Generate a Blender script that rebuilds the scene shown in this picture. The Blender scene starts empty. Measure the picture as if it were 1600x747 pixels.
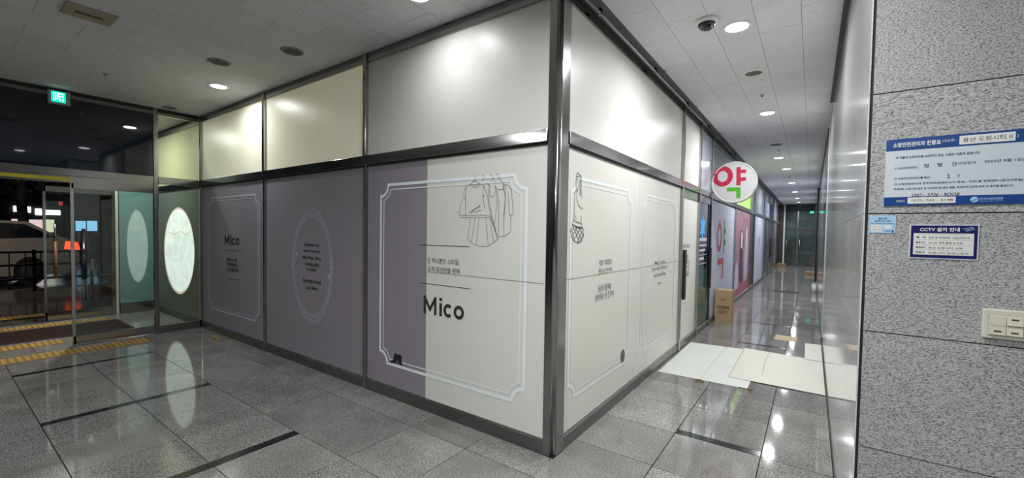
import bpy, bmesh, math, random
from mathutils import Vector, Matrix
from mathutils.geometry import tessellate_polygon

random.seed(7)
S = bpy.context.scene
COL = S.collection
PI = math.pi

# ------------------------------------------------------------------ camera
CAM = Vector((1.4515, -2.577, 1.6))
YAW, PITCH, ROLL, FPX, PPY = 0.6186, -0.0313, 0.0159, 657.26, 9.31


def cam_axes():
    cy, sy, cp, sp = math.cos(YAW), math.sin(YAW), math.cos(PITCH), math.sin(PITCH)
    f = Vector((-sy * cp, cy * cp, sp))
    r = Vector((cy, sy, 0))
    u = r.cross(f)
    c, s = math.cos(ROLL), math.sin(ROLL)
    return r * c + u * s, -r * s + u * c, f


RX, UX, FX = cam_axes()
cd = bpy.data.cameras.new('camera')
cd.sensor_width = 36
cd.lens = FPX * 36 / 1600
cd.shift_y = PPY / 1600
cd.clip_start = 0.02
cam = bpy.data.objects.new('camera', cd)
COL.objects.link(cam)
m = Matrix((RX, UX, -FX)).transposed().to_4x4()
m.translation = CAM
cam.matrix_world = m
S.camera = cam

# ------------------------------------------------------------------ world (night) and exposure
wd = bpy.data.worlds.new('night')
S.world = wd
wd.use_nodes = True
bgn = wd.node_tree.nodes['Background']
bgn.inputs['Color'].default_value = (0.010, 0.013, 0.022, 1)
bgn.inputs['Strength'].default_value = 0.6
S.view_settings.view_transform = 'Standard'
S.view_settings.look = 'None'
S.view_settings.gamma = 1
S.view_settings.use_curve_mapping = False
S.view_settings.exposure = 0.14
LAMP_W = 27.0            # one ceiling downlight
LAMP_COL = (0.95, 0.98, 1.0)

# ------------------------------------------------------------------ key dimensions
ZC = 3.335               # ceiling
ZR, ZB1, ZB0, ZK = 3.238, 2.331, 2.228, 0.111
XE = -6.46               # entrance glass wall
XO = -8.75               # outer vestibule wall
XW = 1.624               # polished corridor wall
YP = -0.304              # rough granite wall face
YEND = 25.0


def ray(x, y):
    return FX + RX * ((x - 800) / FPX) - UX * ((y - 373.5 - PPY) / FPX)


def hit(x, y, ax, v):
    d = ray(x, y)
    return CAM + d * ((v - CAM[ax]) / d[ax])


def LU(x, y):            # photo point on the long storefront -> (x, z)
    p = hit(x, y, 1, 0.0)
    return (p.x, p.z)


def RU(x, y):            # photo point on the corridor storefront -> (y, z)
    p = hit(x, y, 0, 0.0)
    return (p.y, p.z)


# planes for flat print: (u, v, offset outwards) -> world
def plL(u, v, o=0.0): return (u, -o, v)
def plR(u, v, o=0.0): return (o, u, v)
def plP(u, v, o=0.0): return (u, YP - o, v)

# ------------------------------------------------------------------ material helpers
def new_mat(name):
    m = bpy.data.materials.new(name)
    m.use_nodes = True
    nt = m.node_tree
    return m, nt, nt.nodes['Principled BSDF']


def sset(b, **k):
    for n, v in k.items():
        n = n.replace('_', ' ')
        if n in b.inputs:
            b.inputs[n].default_value = v


def plain(name, col, rough=0.5, metal=0.0, emit=0.0, ecol=None, var=0.0, vscale=6.0, spec=0.5):
    m, nt, b = new_mat(name)
    sset(b, Base_Color=(*col, 1), Roughness=rough, Metallic=metal, Specular_IOR_Level=spec)
    if emit:
        sset(b, Emission_Color=(*(ecol or col), 1), Emission_Strength=emit)
    if var:
        geo = nt.nodes.new('ShaderNodeNewGeometry')
        nz = nt.nodes.new('ShaderNodeTexNoise')
        nz.inputs['Scale'].default_value = vscale
        nz.inputs['Detail'].default_value = 4
        nt.links.new(geo.outputs['Position'], nz.inputs['Vector'])
        rp = nt.nodes.new('ShaderNodeValToRGB')
        rp.color_ramp.elements[0].position = 0.3
        rp.color_ramp.elements[1].position = 0.7
        rp.color_ramp.elements[0].color = (*[c * (1 - var) for c in col], 1)
        rp.color_ramp.elements[1].color = (*[min(1, c * (1 + var)) for c in col], 1)
        nt.links.new(nz.outputs['Fac'], rp.inputs['Fac'])
        nt.links.new(rp.outputs['Color'], b.inputs['Base Color'])
    return m


def steel(name, axis, col=(0.38, 0.375, 0.37), rough=0.14, aniso=0.8):
    m, nt, b = new_mat(name)
    sset(b, Base_Color=(*col, 1), Roughness=rough, Metallic=1.0, Anisotropic=aniso)
    t = nt.nodes.new('ShaderNodeCombineXYZ')
    for i in range(3):
        t.inputs[i].default_value = axis[i]
    nt.links.new(t.outputs[0], b.inputs['Tangent'])
    geo = nt.nodes.new('ShaderNodeNewGeometry')
    mp = nt.nodes.new('ShaderNodeMapping')
    mp.inputs['Scale'].default_value = [2 if a else 60 for a in axis]
    nz = nt.nodes.new('ShaderNodeTexNoise')
    nz.inputs['Scale'].default_value = 1.5
    nz.inputs['Detail'].default_value = 3
    nt.links.new(geo.outputs['Position'], mp.inputs['Vector'])
    nt.links.new(mp.outputs[0], nz.inputs['Vector'])
    mr = nt.nodes.new('ShaderNodeMapRange')
    mr.inputs['To Min'].default_value = rough * 0.8
    mr.inputs['To Max'].default_value = rough * 1.25
    nt.links.new(nz.outputs['Fac'], mr.inputs['Value'])
    nt.links.new(mr.outputs[0], b.inputs['Roughness'])
    return m


def speckle(name, dark, mid, light, scale, rough, stretch=(1, 1, 1), bump=0.0, tone=0.12, streak=0.0, spec=0.5, cloud=0.25, bdist=0.003):
    m, nt, b = new_mat(name)
    L = nt.links.new
    geo = nt.nodes.new('ShaderNodeNewGeometry')
    oi = nt.nodes.new('ShaderNodeObjectInfo')
    off = nt.nodes.new('ShaderNodeVectorMath'); off.operation = 'SCALE'
    off.inputs[0].default_value = (13.1, 7.7, 5.3)
    L(oi.outputs['Random'], off.inputs['Scale'])
    add = nt.nodes.new('ShaderNodeVectorMath'); add.operation = 'ADD'
    L(geo.outputs['Position'], add.inputs[0]); L(off.outputs[0], add.inputs[1])
    mp = nt.nodes.new('ShaderNodeMapping')
    mp.inputs['Scale'].default_value = stretch
    L(add.outputs[0], mp.inputs['Vector'])
    n1 = nt.nodes.new('ShaderNodeTexNoise')
    n1.inputs['Scale'].default_value = scale
    n1.inputs['Detail'].default_value = 3
    n1.inputs['Roughness'].default_value = 0.65
    L(mp.outputs[0], n1.inputs['Vector'])
    rp = nt.nodes.new('ShaderNodeValToRGB')
    e = rp.color_ramp.elements
    e[0].position = 0.36; e[0].color = (*dark, 1)
    e[1].position = 0.62; e[1].color = (*light, 1)
    k = e.new(0.47); k.color = (*mid, 1)
    L(n1.outputs['Fac'], rp.inputs['Fac'])
    n2 = nt.nodes.new('ShaderNodeTexNoise')
    n2.inputs['Scale'].default_value = 2.2
    n2.inputs['Detail'].default_value = 5
    mp2 = nt.nodes.new('ShaderNodeMapping')
    mp2.inputs['Scale'].default_value = (9, 9, 0.5) if streak else (1, 1, 1)
    L(add.outputs[0], mp2.inputs['Vector']); L(mp2.outputs[0], n2.inputs['Vector'])
    mr = nt.nodes.new('ShaderNodeMapRange')
    mr.inputs['From Min'].default_value = 0.3; mr.inputs['From Max'].default_value = 0.7
    mr.inputs['To Min'].default_value = 1 - cloud; mr.inputs['To Max'].default_value = 1 + cloud
    L(n2.outputs['Fac'], mr.inputs['Value'])
    tr = nt.nodes.new('ShaderNodeMapRange')
    tr.inputs['To Min'].default_value = 1 - tone; tr.inputs['To Max'].default_value = 1 + tone
    L(oi.outputs['Random'], tr.inputs['Value'])
    mu = nt.nodes.new('ShaderNodeMath'); mu.operation = 'MULTIPLY'
    L(mr.outputs[0], mu.inputs[0]); L(tr.outputs[0], mu.inputs[1])
    mx = nt.nodes.new('ShaderNodeVectorMath'); mx.operation = 'SCALE'
    L(rp.outputs['Color'], mx.inputs[0]); L(mu.outputs[0], mx.inputs['Scale'])
    L(mx.outputs[0], b.inputs['Base Color'])
    sset(b, Roughness=rough, Specular_IOR_Level=spec)
    if bump:
        bp = nt.nodes.new('ShaderNodeBump')
        bp.inputs['Strength'].default_value = bump
        bp.inputs['Distance'].default_value = bdist
        L(n1.outputs['Fac'], bp.inputs['Height']); L(bp.outputs[0], b.inputs['Normal'])
    return m


def glass(name, tint=(0.85, 0.9, 0.88), refl=1.0):
    m = bpy.data.materials.new(name); m.use_nodes = True
    nt = m.node_tree; nt.nodes.clear(); L = nt.links.new
    out = nt.nodes.new('ShaderNodeOutputMaterial')
    tr = nt.nodes.new('ShaderNodeBsdfTransparent'); tr.inputs['Color'].default_value = (*tint, 1)
    gl = nt.nodes.new('ShaderNodeBsdfGlossy'); gl.inputs['Roughness'].default_value = 0.02
    fr = nt.nodes.new('ShaderNodeFresnel'); fr.inputs['IOR'].default_value = 1.5
    mu = nt.nodes.new('ShaderNodeMath'); mu.operation = 'MULTIPLY'; mu.inputs[1].default_value = refl
    mx = nt.nodes.new('ShaderNodeMixShader')
    L(fr.outputs[0], mu.inputs[0]); L(mu.outputs[0], mx.inputs[0])
    L(tr.outputs[0], mx.inputs[1]); L(gl.outputs[0], mx.inputs[2]); L(mx.outputs[0], out.inputs['Surface'])
    return m


def half_mirror(name, col, amount, rough=0.03):
    m, nt, b = new_mat(name)
    sset(b, Base_Color=(*col, 1), Roughness=0.4)
    gl = nt.nodes.new('ShaderNodeBsdfGlossy'); gl.inputs['Roughness'].default_value = rough
    mx = nt.nodes.new('ShaderNodeMixShader'); mx.inputs[0].default_value = amount
    out = nt.nodes['Material Output']
    nt.links.new(b.outputs[0], mx.inputs[1]); nt.links.new(gl.outputs[0], mx.inputs[2])
    nt.links.new(mx.outputs[0], out.inputs['Surface'])
    return m


def crumpled_glow(name, col, strength):
    m, nt, b = new_mat(name)
    L = nt.links.new
    geo = nt.nodes.new('ShaderNodeNewGeometry')
    vo = nt.nodes.new('ShaderNodeTexVoronoi'); vo.feature = 'DISTANCE_TO_EDGE'
    vo.inputs['Scale'].default_value = 2.6
    nz = nt.nodes.new('ShaderNodeTexNoise'); nz.inputs['Scale'].default_value = 3.0; nz.inputs['Detail'].default_value = 5
    add = nt.nodes.new('ShaderNodeVectorMath'); add.operation = 'ADD'
    L(geo.outputs['Position'], nz.inputs['Vector']); L(geo.outputs['Position'], add.inputs[0]); L(nz.outputs['Color'], add.inputs[1])
    L(add.outputs[0], vo.inputs['Vector'])
    rp = nt.nodes.new('ShaderNodeValToRGB')
    rp.color_ramp.elements[0].color = (*[c * 1.12 for c in col], 1)
    rp.color_ramp.elements[1].color = (*[c * 0.85 for c in col], 1)
    rp.color_ramp.elements[1].position = 0.22
    L(vo.outputs['Distance'], rp.inputs['Fac'])
    L(rp.outputs['Color'], b.inputs['Emission Color'])
    sset(b, Base_Color=(0.6, 0.62, 0.6, 1), Emission_Strength=strength, Roughness=0.6)
    return m


M = {}
M['floor'] = speckle('polished_granite_floor', (0.055, 0.052, 0.048), (0.18, 0.172, 0.162), (0.38, 0.37, 0.35), 150, 0.055, tone=0.10, cloud=0.22)
M['inlay'] = plain('black_granite_inlay', (0.012, 0.012, 0.013), 0.16, var=0.3, vscale=200)
M['grout'] = plain('dark_grout', (0.012, 0.0115, 0.011), 0.85, var=0.2)
M['rough_granite'] = speckle('flamed_granite', (0.11, 0.108, 0.104), (0.35, 0.345, 0.335), (0.50, 0.495, 0.485), 215, 0.6, stretch=(0.6, 1, 1.2), bump=0.8, tone=0.04, cloud=0.08, bdist=0.004)
M['polished'] = speckle('polished_granite_wall', (0.52, 0.515, 0.51), (0.60, 0.595, 0.59), (0.68, 0.675, 0.67), 140, 0.07, tone=0.05, streak=1, cloud=0.18, spec=0.42)
M['ceil'] = speckle('fissured_ceiling_tile', (0.33, 0.33, 0.33), (0.66, 0.66, 0.67), (0.68, 0.68, 0.69), 95, 0.85, stretch=(0.8, 1, 1), bump=0.3, tone=0.03, cloud=0.04)
cr = [n for n in M['ceil'].node_tree.nodes if n.type == 'VALTORGB'][0].color_ramp.elements
cr[0].position = 0.32; cr[1].position = 0.39
M['ceil_back'] = plain('ceiling_void', (0.16, 0.16, 0.16), 0.9, var=0.1)
M['steelx'] = steel('brushed_steel_x', (1, 0, 0))
M['steely'] = steel('brushed_steel_y', (0, 1, 0))
M['steelz'] = steel('brushed_steel_z', (0, 0, 1))
M['darksteelx'] = steel('dull_base_steel_x', (1, 0, 0), (0.26, 0.255, 0.25), 0.33, 0.5)
M['darksteely'] = steel('dull_base_steel_y', (0, 1, 0), (0.26, 0.255, 0.25), 0.33, 0.5)
M['cream'] = plain('cream_panel_glow', (0.80, 0.78, 0.62), 0.33, emit=0.15, ecol=(0.92, 0.88, 0.62), var=0.015, vscale=3, spec=0.22)  # faint emission added to the panel itself, stands for light from behind
M['greycream'] = plain('pale_grey_panel', (0.71, 0.70, 0.65), 0.33, var=0.015, vscale=3, spec=0.22)
M['white'] = plain('white_print_film', (0.75, 0.738, 0.675), 0.38, var=0.012, vscale=3)
M['purple'] = plain('mauve_print_film', (0.29, 0.262, 0.295), 0.38, var=0.02, vscale=3)
M['line'] = plain('pale_blue_line', (0.86, 0.91, 0.91), 0.35, var=0.02)
M['lineP'] = plain('pale_mauve_line', (0.52, 0.51, 0.57), 0.35, var=0.02)
M['ink'] = plain('black_ink', (0.012, 0.011, 0.012), 0.45, var=0.1)
M['greyink'] = plain('grey_ink', (0.20, 0.195, 0.19), 0.45, var=0.1)
M['brownink'] = plain('dark_brown_ink', (0.035, 0.03, 0.028), 0.45, var=0.1)
M['darkglass'] = plain('dark_film_glass', (0.010, 0.015, 0.025), 0.03, var=0.05, spec=0.7)
M['glass'] = glass('clear_glass', (0.80, 0.86, 0.84))
M['filmglass'] = glass('tinted_glass', (0.50, 0.56, 0.50))
M['seal'] = plain('black_rubber', (0.012, 0.012, 0.012), 0.6, var=0.1)
M['lilac'] = plain('lilac_film', (0.54, 0.56, 0.66), 0.4, var=0.02)
M['red'] = plain('crimson_letter', (0.42, 0.010, 0.045), 0.4, var=0.04)
M['green'] = plain('green_letter', (0.06, 0.34, 0.01), 0.4, var=0.04)
M['orange'] = plain('vermilion_letter', (0.55, 0.06, 0.025), 0.4, var=0.04)
M['signface'] = plain('sign_acrylic', (0.50, 0.485, 0.49), 0.3, var=0.01)
M['signrim'] = plain('sign_rim', (0.56, 0.55, 0.50), 0.4, var=0.02)
M['black'] = plain('black_plastic', (0.014, 0.013, 0.014), 0.4, var=0.1)
M['whiteplastic'] = plain('white_plastic', (0.74, 0.74, 0.72), 0.4, var=0.02)
M['ivory'] = plain('ivory_plastic', (0.62, 0.60, 0.49), 0.38, var=0.02)
M['lamp'] = plain('lamp_diffuser', (0.9, 0.9, 0.9), 0.5, emit=14.0, ecol=(0.96, 0.98, 1.0), var=0.01)
M['vent'] = plain('vent_grey', (0.22, 0.21, 0.20), 0.5, var=0.05)
M['paper'] = plain('white_protective_board', (0.64, 0.65, 0.61), 0.5, var=0.035, vscale=2.5)
M['papercream'] = plain('cream_protective_board', (0.63, 0.62, 0.55), 0.5, var=0.035, vscale=2.5)
M['crease'] = plain('crease_tan', (0.50, 0.46, 0.33), 0.6, var=0.1)
M['carton'] = plain('brown_cardboard', (0.42, 0.29, 0.145), 0.7, var=0.06, vscale=12)
M['cartonedge'] = plain('cardboard_edge', (0.30, 0.20, 0.10), 0.75, var=0.1, vscale=12)
M['tactile'] = plain('yellow_tactile', (0.46, 0.27, 0.045), 0.4, var=0.12, vscale=9)
M['tactilebase'] = plain('brown_tactile_base', (0.19, 0.115, 0.035), 0.5, var=0.15, vscale=9)
M['mat'] = plain('brown_door_mat', (0.022, 0.012, 0.011), 0.95, var=0.2, vscale=60, spec=0.1)
M['blue'] = plain('notice_blue', (0.010, 0.055, 0.22), 0.3, var=0.03)
M['navy'] = plain('notice_navy', (0.014, 0.012, 0.105), 0.3, var=0.03)
M['noticewhite'] = plain('notice_white', (0.58, 0.62, 0.66), 0.25, var=0.02)
M['labelwhite'] = plain('notice_label_white', (0.72, 0.72, 0.68), 0.35, var=0.02)
M['skyblue'] = plain('notice_skyblue', (0.36, 0.56, 0.74), 0.3, var=0.02)
M['teal'] = half_mirror('teal_mirror_film', (0.20, 0.37, 0.37), 0.34)
M['roundglow'] = crumpled_glow('backlit_film', (0.92, 0.97, 0.92), 0.85)
M['pinkrim'] = plain('pale_pink_rim', (0.75, 0.5, 0.45), 0.4, emit=0.5, ecol=(1, 0.7, 0.6))
M['shopwall'] = plain('dull_green_grey_film', (0.13, 0.14, 0.125), 0.35, var=0.03)
M['greencream'] = plain('greenish_cream_glow', (0.50, 0.49, 0.30), 0.3, emit=0.06, ecol=(0.85, 0.85, 0.5), var=0.02)  # weak glow put into the panel in place of light behind it
M['yellow'] = plain('yellow_header', (0.50, 0.42, 0.02), 0.4, var=0.05)
M['exitgreen'] = plain('exit_face', (0.0, 0.30, 0.22), 0.4, emit=1.2, ecol=(0.0, 0.75, 0.48))
M['exitwhite'] = plain('exit_pictogram', (0.8, 1, 0.9), 0.4, emit=1.6, ecol=(0.75, 1, 0.92))
M['housing'] = plain('grey_housing', (0.32, 0.33, 0.32), 0.45, var=0.03)
M['plaster'] = plain('plain_plaster', (0.42, 0.41, 0.40), 0.8, var=0.03)

# ------------------------------------------------------------------ object helpers
WLOC = {}


def put(o, world, parent=None):
    WLOC[o.name] = Vector(world)
    if parent is not None:
        o.parent = parent
        o.location = Vector(world) - WLOC[parent.name]
    else:
        o.location = Vector(world)


def obj(name, verts, faces, mat, parent=None, smooth=False, origin=None):
    vs = [Vector(v) for v in verts]
    if origin is None:
        lo = Vector([min(v[i] for v in vs) for i in range(3)])
        hi = Vector([max(v[i] for v in vs) for i in range(3)])
        origin = Vector(((lo.x + hi.x) / 2, (lo.y + hi.y) / 2, lo.z))
    origin = Vector(origin)
    me = bpy.data.meshes.new(name)
    me.from_pydata([v - origin for v in vs], [], faces)
    me.materials.append(mat)
    if smooth:
        me.polygons.foreach_set('use_smooth', [True] * len(me.polygons))
    me.update()
    o = bpy.data.objects.new(name, me)
    COL.objects.link(o)
    put(o, origin, parent)
    return o


def empty(name, loc=(0, 0, 0), parent=None):
    o = bpy.data.objects.new(name, None)
    o.empty_display_size = 0.1
    COL.objects.link(o)
    put(o, loc, parent)
    return o


def tag(o, label, cat, group=None, kind=None):
    o['label'] = label
    o['category'] = cat
    if group: o['group'] = group
    if kind: o['kind'] = kind
    return o


BF = [(0, 3, 2, 1), (4, 5, 6, 7), (0, 1, 5, 4), (1, 2, 6, 5), (2, 3, 7, 6), (3, 0, 4, 7)]


def box_v(x0, x1, y0, y1, z0, z1):
    return [(x0, y0, z0), (x1, y0, z0), (x1, y1, z0), (x0, y1, z0), (x0, y0, z1), (x1, y0, z1), (x1, y1, z1), (x0, y1, z1)]


BOXMESH = {}


def box(name, x0, x1, y0, y1, z0, z1, mat, parent=None, share=False, bev=0.0):
    if x0 > x1: x0, x1 = x1, x0
    if y0 > y1: y0, y1 = y1, y0
    if z0 > z1: z0, z1 = z1, z0
    c = Vector(((x0 + x1) / 2, (y0 + y1) / 2, z0))
    key = (round(x1 - x0, 4), round(y1 - y0, 4), round(z1 - z0, 4), mat.name, bev)
    me = BOXMESH.get(key)
    if me is None:
        me = bpy.data.meshes.new(name)
        a, d, h = (x1 - x0) / 2, (y1 - y0) / 2, z1 - z0
        me.from_pydata(box_v(-a, a, -d, d, 0, h), [], BF)
        if bev:
            bm = bmesh.new(); bm.from_mesh(me)
            bmesh.ops.bevel(bm, geom=bm.edges[:], offset=bev, segments=2, profile=0.5, affect='EDGES')
            bm.to_mesh(me); bm.free()
        me.materials.append(mat); me.update()
        BOXMESH[key] = me
    o = bpy.data.objects.new(name, me)
    COL.objects.link(o)
    put(o, c, parent)
    return o


class MB:
    def __init__(s): s.v = []; s.f = []
    def add(s, vs, fs):
        k = len(s.v); s.v += [tuple(v) for v in vs]; s.f += [tuple(i + k for i in f) for f in fs]
    def box(s, *a): s.add(box_v(*a), BF)
    def build(s, name, mat, parent=None, smooth=False): return obj(name, s.v, s.f, mat, parent, smooth)


def tube_v(pts, r, n=8, closed=False):
    pts = [Vector(p) for p in pts]
    vs, fs = [], []
    N = len(pts)
    for i, p in enumerate(pts):
        t = (pts[min(i + 1, N - 1)] - pts[max(i - 1, 0)])
        if closed: t = pts[(i + 1) % N] - pts[i - 1]
        t.normalize()
        a = Vector((0, 0, 1)) if abs(t.z) < 0.9 else Vector((1, 0, 0))
        u = t.cross(a).normalized(); w = t.cross(u)
        for k in range(n):
            an = 2 * PI * k / n
            vs.append(p + u * (r * math.cos(an)) + w * (r * math.sin(an)))
    for i in range(N if closed else N - 1):
        j = (i + 1) % N
        for k in range(n):
            fs.append((i * n + k, i * n + (k + 1) % n, j * n + (k + 1) % n, j * n + k))
    if not closed:
        fs.append(tuple(range(n))[::-1]); fs.append(tuple((N - 1) * n + k for k in range(n)))
    return vs, fs


def tube(name, pts, r, mat, parent=None, n=8, closed=False):
    v, f = tube_v(pts, r, n, closed)
    return obj(name, v, f, mat, parent, True)


def lathe_v(prof, c=(0, 0, 0), n=24):
    """prof: list of (radius, z)"""
    vs, fs = [], []
    for r, z in prof:
        for k in range(n):
            a = 2 * PI * k / n
            vs.append((c[0] + r * math.cos(a), c[1] + r * math.sin(a), c[2] + z))
    for i in range(len(prof) - 1):
        for k in range(n):
            fs.append((i * n + k, i * n + (k + 1) % n, (i + 1) * n + (k + 1) % n, (i + 1) * n + k))
    return vs, fs


def prism(name, poly, plane, o0, o1, mat, parent=None):
    """filled 2-D polygon (u, v) with thickness o0..o1 along the plane's normal"""
    n = len(poly)
    vs = [plane(u, v, o0) for u, v in poly] + [plane(u, v, o1) for u, v in poly]
    tris = tessellate_polygon([[Vector((u, v, 0)) for u, v in poly]])
    fs = [tuple(t) for t in tris] + [tuple(i + n for i in t[::-1]) for t in tris]
    fs += [(i, (i + 1) % n, (i + 1) % n + n, i + n) for i in range(n)]
    o = obj(name, vs, fs, mat, parent)
    bm = bmesh.new(); bm.from_mesh(o.data); bmesh.ops.recalc_face_normals(bm, faces=bm.faces[:]); bm.to_mesh(o.data); bm.free()
    return o


def ribbon(mb, pts, w, plane, off, closed=False):
    """flat printed line of width w through 2-D points"""
    P = [Vector((p[0], p[1])) for p in pts]
    N = len(P); vs = []
    for i in range(N):
        if closed:
            d1 = (P[i] - P[i - 1]); d2 = (P[(i + 1) % N] - P[i])
        else:
            d1 = P[i] - P[i - 1] if i else P[1] - P[0]
            d2 = P[i + 1] - P[i] if i < N - 1 else P[i] - P[i - 1]
        if d1.length < 1e-9: d1 = d2
        if d2.length < 1e-9: d2 = d1
        d1 = d1.normalized(); d2 = d2.normalized()
        n1 = Vector((-d1.y, d1.x)); n2 = Vector((-d2.y, d2.x))
        nn = (n1 + n2)
        nn = nn.normalized() if nn.length > 1e-6 else n1
        k = w / 2 / max(0.45, nn.dot(n1))
        for s in (-1, 1):
            q = P[i] + nn * (k * s)
            vs.append(plane(q.x, q.y, off))
    fs = []
    for i in range(N if closed else N - 1):
        j = (i + 1) % N
        fs.append((2 * i, 2 * i + 1, 2 * j + 1, 2 * j))
    mb.add(vs, fs)


def lines(name, polys, w, plane, off, mat, parent, closed=False):
    mb = MB()
    for p in polys: ribbon(mb, p, w, plane, off, closed)
    return mb.build(name, mat, parent)


def text(body, u, v, h, plane, off, mat, parent, w=None, bold=0.0, name='lettering', shear=0.0):
    """lettering with its bounding box centred on (u, v), h high and (optionally) w wide"""
    c = bpy.data.curves.new('font', 'FONT'); c.body = body; c.offset = bold; c.resolution_u = 3; c.shear = shear
    t = bpy.data.objects.new('font', c)
    me = t.to_mesh()
    vs = [vv.co.copy() for vv in me.vertices]; fs = [tuple(p.vertices) for p in me.polygons]
    t.to_mesh_clear(); bpy.data.objects.remove(t); bpy.data.curves.remove(c)
    x0 = min(p.x for p in vs); x1 = max(p.x for p in vs); y0 = min(p.y for p in vs); y1 = max(p.y for p in vs)
    sy = h / (y1 - y0); sx = w / (x1 - x0) if w else sy
    vv = [plane(u + (p.x - (x0 + x1) / 2) * sx, v + (p.y - (y0 + y1) / 2) * sy, off) for p in vs]
    return obj(name, vv, fs, mat, parent)


def ell(cu, cv, a, b, n=40, t0=0.0, t1=2 * PI, rot=0.0):
    out = []
    for i in range(n + 1):
        t = t0 + (t1 - t0) * i / n
        x, y = a * math.cos(t), b * math.sin(t)
        out.append((cu + x * math.cos(rot) - y * math.sin(rot), cv + x * math.sin(rot) + y * math.cos(rot)))
    return out


def notched(u0, u1, v0, v1, r, g=0.0, n=7):
    """frame outline with concave quarter-round corners, set in by g"""
    out = []
    k0 = math.asin(g / (r + g)); r = r + g
    for cu, cv, a0 in ((u0, v0, PI / 2), (u1, v0, PI), (u1, v1, 1.5 * PI), (u0, v1, 0)):
        arc = []
        for i in range(n + 1):
            a = a0 - k0 - (PI / 2 - 2 * k0) * i / n
            arc.append((cu + r * math.cos(a), cv + r * math.sin(a)))
        out.append(arc)
    # order: bottom-left, bottom-right, top-right, top-left, each from the side before to the side after
    res = []
    for k, arc in enumerate(out):
        res += arc
    return res

# ================================================================== THE SETTING
# ------------------------------------------------------------------ floor
floor = empty('floor', (0, 0, 0))
tag(floor, 'polished grey granite slab floor with black inlay strips', 'floor', kind='structure')
box('subfloor', -8.9, 5.0, -6.0, 25.6, -0.06, -0.010, M['grout'], floor)
G = 0.0034


def ftile(x0, x1, y0, y1):
    box('floor_tile', x0 + G, x1 - G, y0 + G, y1 - G, -0.010, 0.0, M['floor'], floor)


TX = 0.583
XS = [0.0087 - TX * k for k in range(12)]            # 0.009 .. -6.40
LANE = [-0.005, -0.284, -0.8905, -1.468, -2.05, -2.633, -3.216]
SX = [-1.795, -3.51, -5.32]                          # black strips across the left hall
STW = 0.084
for j in range(len(LANE) - 1):
    y1, y0 = LANE[j], LANE[j + 1]
    edges = list(XS)
    if j in (2, 3):
        # tiles between the strips
        segs = []
        cuts = [0.0087] + [s for s in SX] + [XS[-1]]
        for a in range(len(cuts) - 1):
            hi = cuts[a] - (STW / 2 if a else 0); lo = cuts[a + 1] + (STW / 2 if a < 3 else 0)
            nn = max(1, round((hi - lo) / TX))
            for q in range(nn):
                segs.append((hi - (hi - lo) * (q + 1) / nn, hi - (hi - lo) * q / nn))
    else:
        segs = [(edges[i + 1], edges[i]) for i in range(len(edges) - 1)]
    for a, b in segs: ftile(a, b, y0, y1)
for s in SX:
    box('inlay_strip', s - STW / 2 + G, s + STW / 2 - G, -2.05 + G, -0.8905 - G, -0.010, 0.0, M['inlay'], floor)
CXS = [0.0, 0.604, 1.199, 1.62]
# in front of the corridor mouth
for (y1, y0) in ((-0.284, -0.8905), (-0.8905, -1.468), (-1.468, -2.05), (-2.05, -2.633), (-2.633, -3.216)):
    xs = [0.0087, 0.604, 1.199, 1.79, 2.38, 2.97]
    for i in range(len(xs) - 1): ftile(xs[i], xs[i + 1], y0, y1)
YS = [-0.284, 0.333] + [0.333 + 0.5835 * k for k in range(1, 21)]
SY = [0.965 + 1.775 * k for k in range(7)]
for i in range(len(CXS) - 1):
    if i != 1:
        for k in range(len(YS) - 1): ftile(CXS[i], CXS[i + 1], YS[k], YS[k + 1])
    else:
        cuts = [-0.284] + SY
        for a in range(len(cuts) - 1):
            lo = cuts[a] + (STW / 2 if a else 0); hi = cuts[a + 1] - STW / 2
            nn = max(1, round((hi - lo) / 0.585))
            for q in range(nn): ftile(CXS[1], CXS[2], lo + (hi - lo) * q / nn, lo + (hi - lo) * (q + 1) / nn)
for s in SY:
    box('inlay_strip', CXS[1] + G, CXS[2] - G, s - STW / 2 + G, s + STW / 2 - G, -0.010, 0.0, M['inlay'], floor)
# far end of the corridor, vestibule and the hall behind the viewer: joined slabs
mb = MB()
y = YS[-1]
while y < 25.4:
    for i in range(3):
        if not (i == 1 and y < SY[-1] + STW / 2):
            mb.box(CXS[i] + G, CXS[i + 1] - G, y + G, min(y + 0.5835, 25.5) - G, -0.010, 0.0)
        elif y + 0.5835 > SY[-1] + STW / 2 + 0.01:
            mb.box(CXS[i] + G, CXS[i + 1] - G, SY[-1] + STW / 2 + G, y + 0.5835 - G, -0.010, 0.0)
    y += 0.5835
for i in range(5):
    for k in range(5):
        mb.box(XS[-1] - 0.46 * (i + 1) + G, XS[-1] - 0.46 * i - G, -2.95 + 0.588 * k + G, -2.95 + 0.588 * (k + 1) - G, -0.010, 0.0)
for i in range(16):
    for k in range(5):
        mb.box(-6.40 + 0.59 * i + G, -6.40 + 0.59 * (i + 1) - G, -5.95 + 0.546 * k + G, -5.95 + 0.546 * (k + 1) - G, -0.010, 0.0)
o = mb.build('distant_floor_tiles', M['floor'], floor); o['kind'] = 'stuff'

# ------------------------------------------------------------------ ceiling
ceil = empty('ceiling', (0, 0, ZC))
tag(ceil, 'white fissured mineral tile ceiling with downlights', 'ceiling', kind='structure')
box('ceiling_backing', -8.9, 5.0, -6.0, 25.6, ZC + 0.012, ZC + 0.08, M['ceil_back'], ceil)
mb = MB()
GC = 0.0014


def ctile(x0, x1, y0, y1, far):
    if far: mb.box(x0 + GC, x1 - GC, y0 + GC, y1 - GC, ZC, ZC + 0.012)
    else: box('ceiling_tile', x0 + GC, x1 - GC, y0 + GC, y1 - GC, ZC, ZC + 0.012, M['ceil'], ceil)


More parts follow.
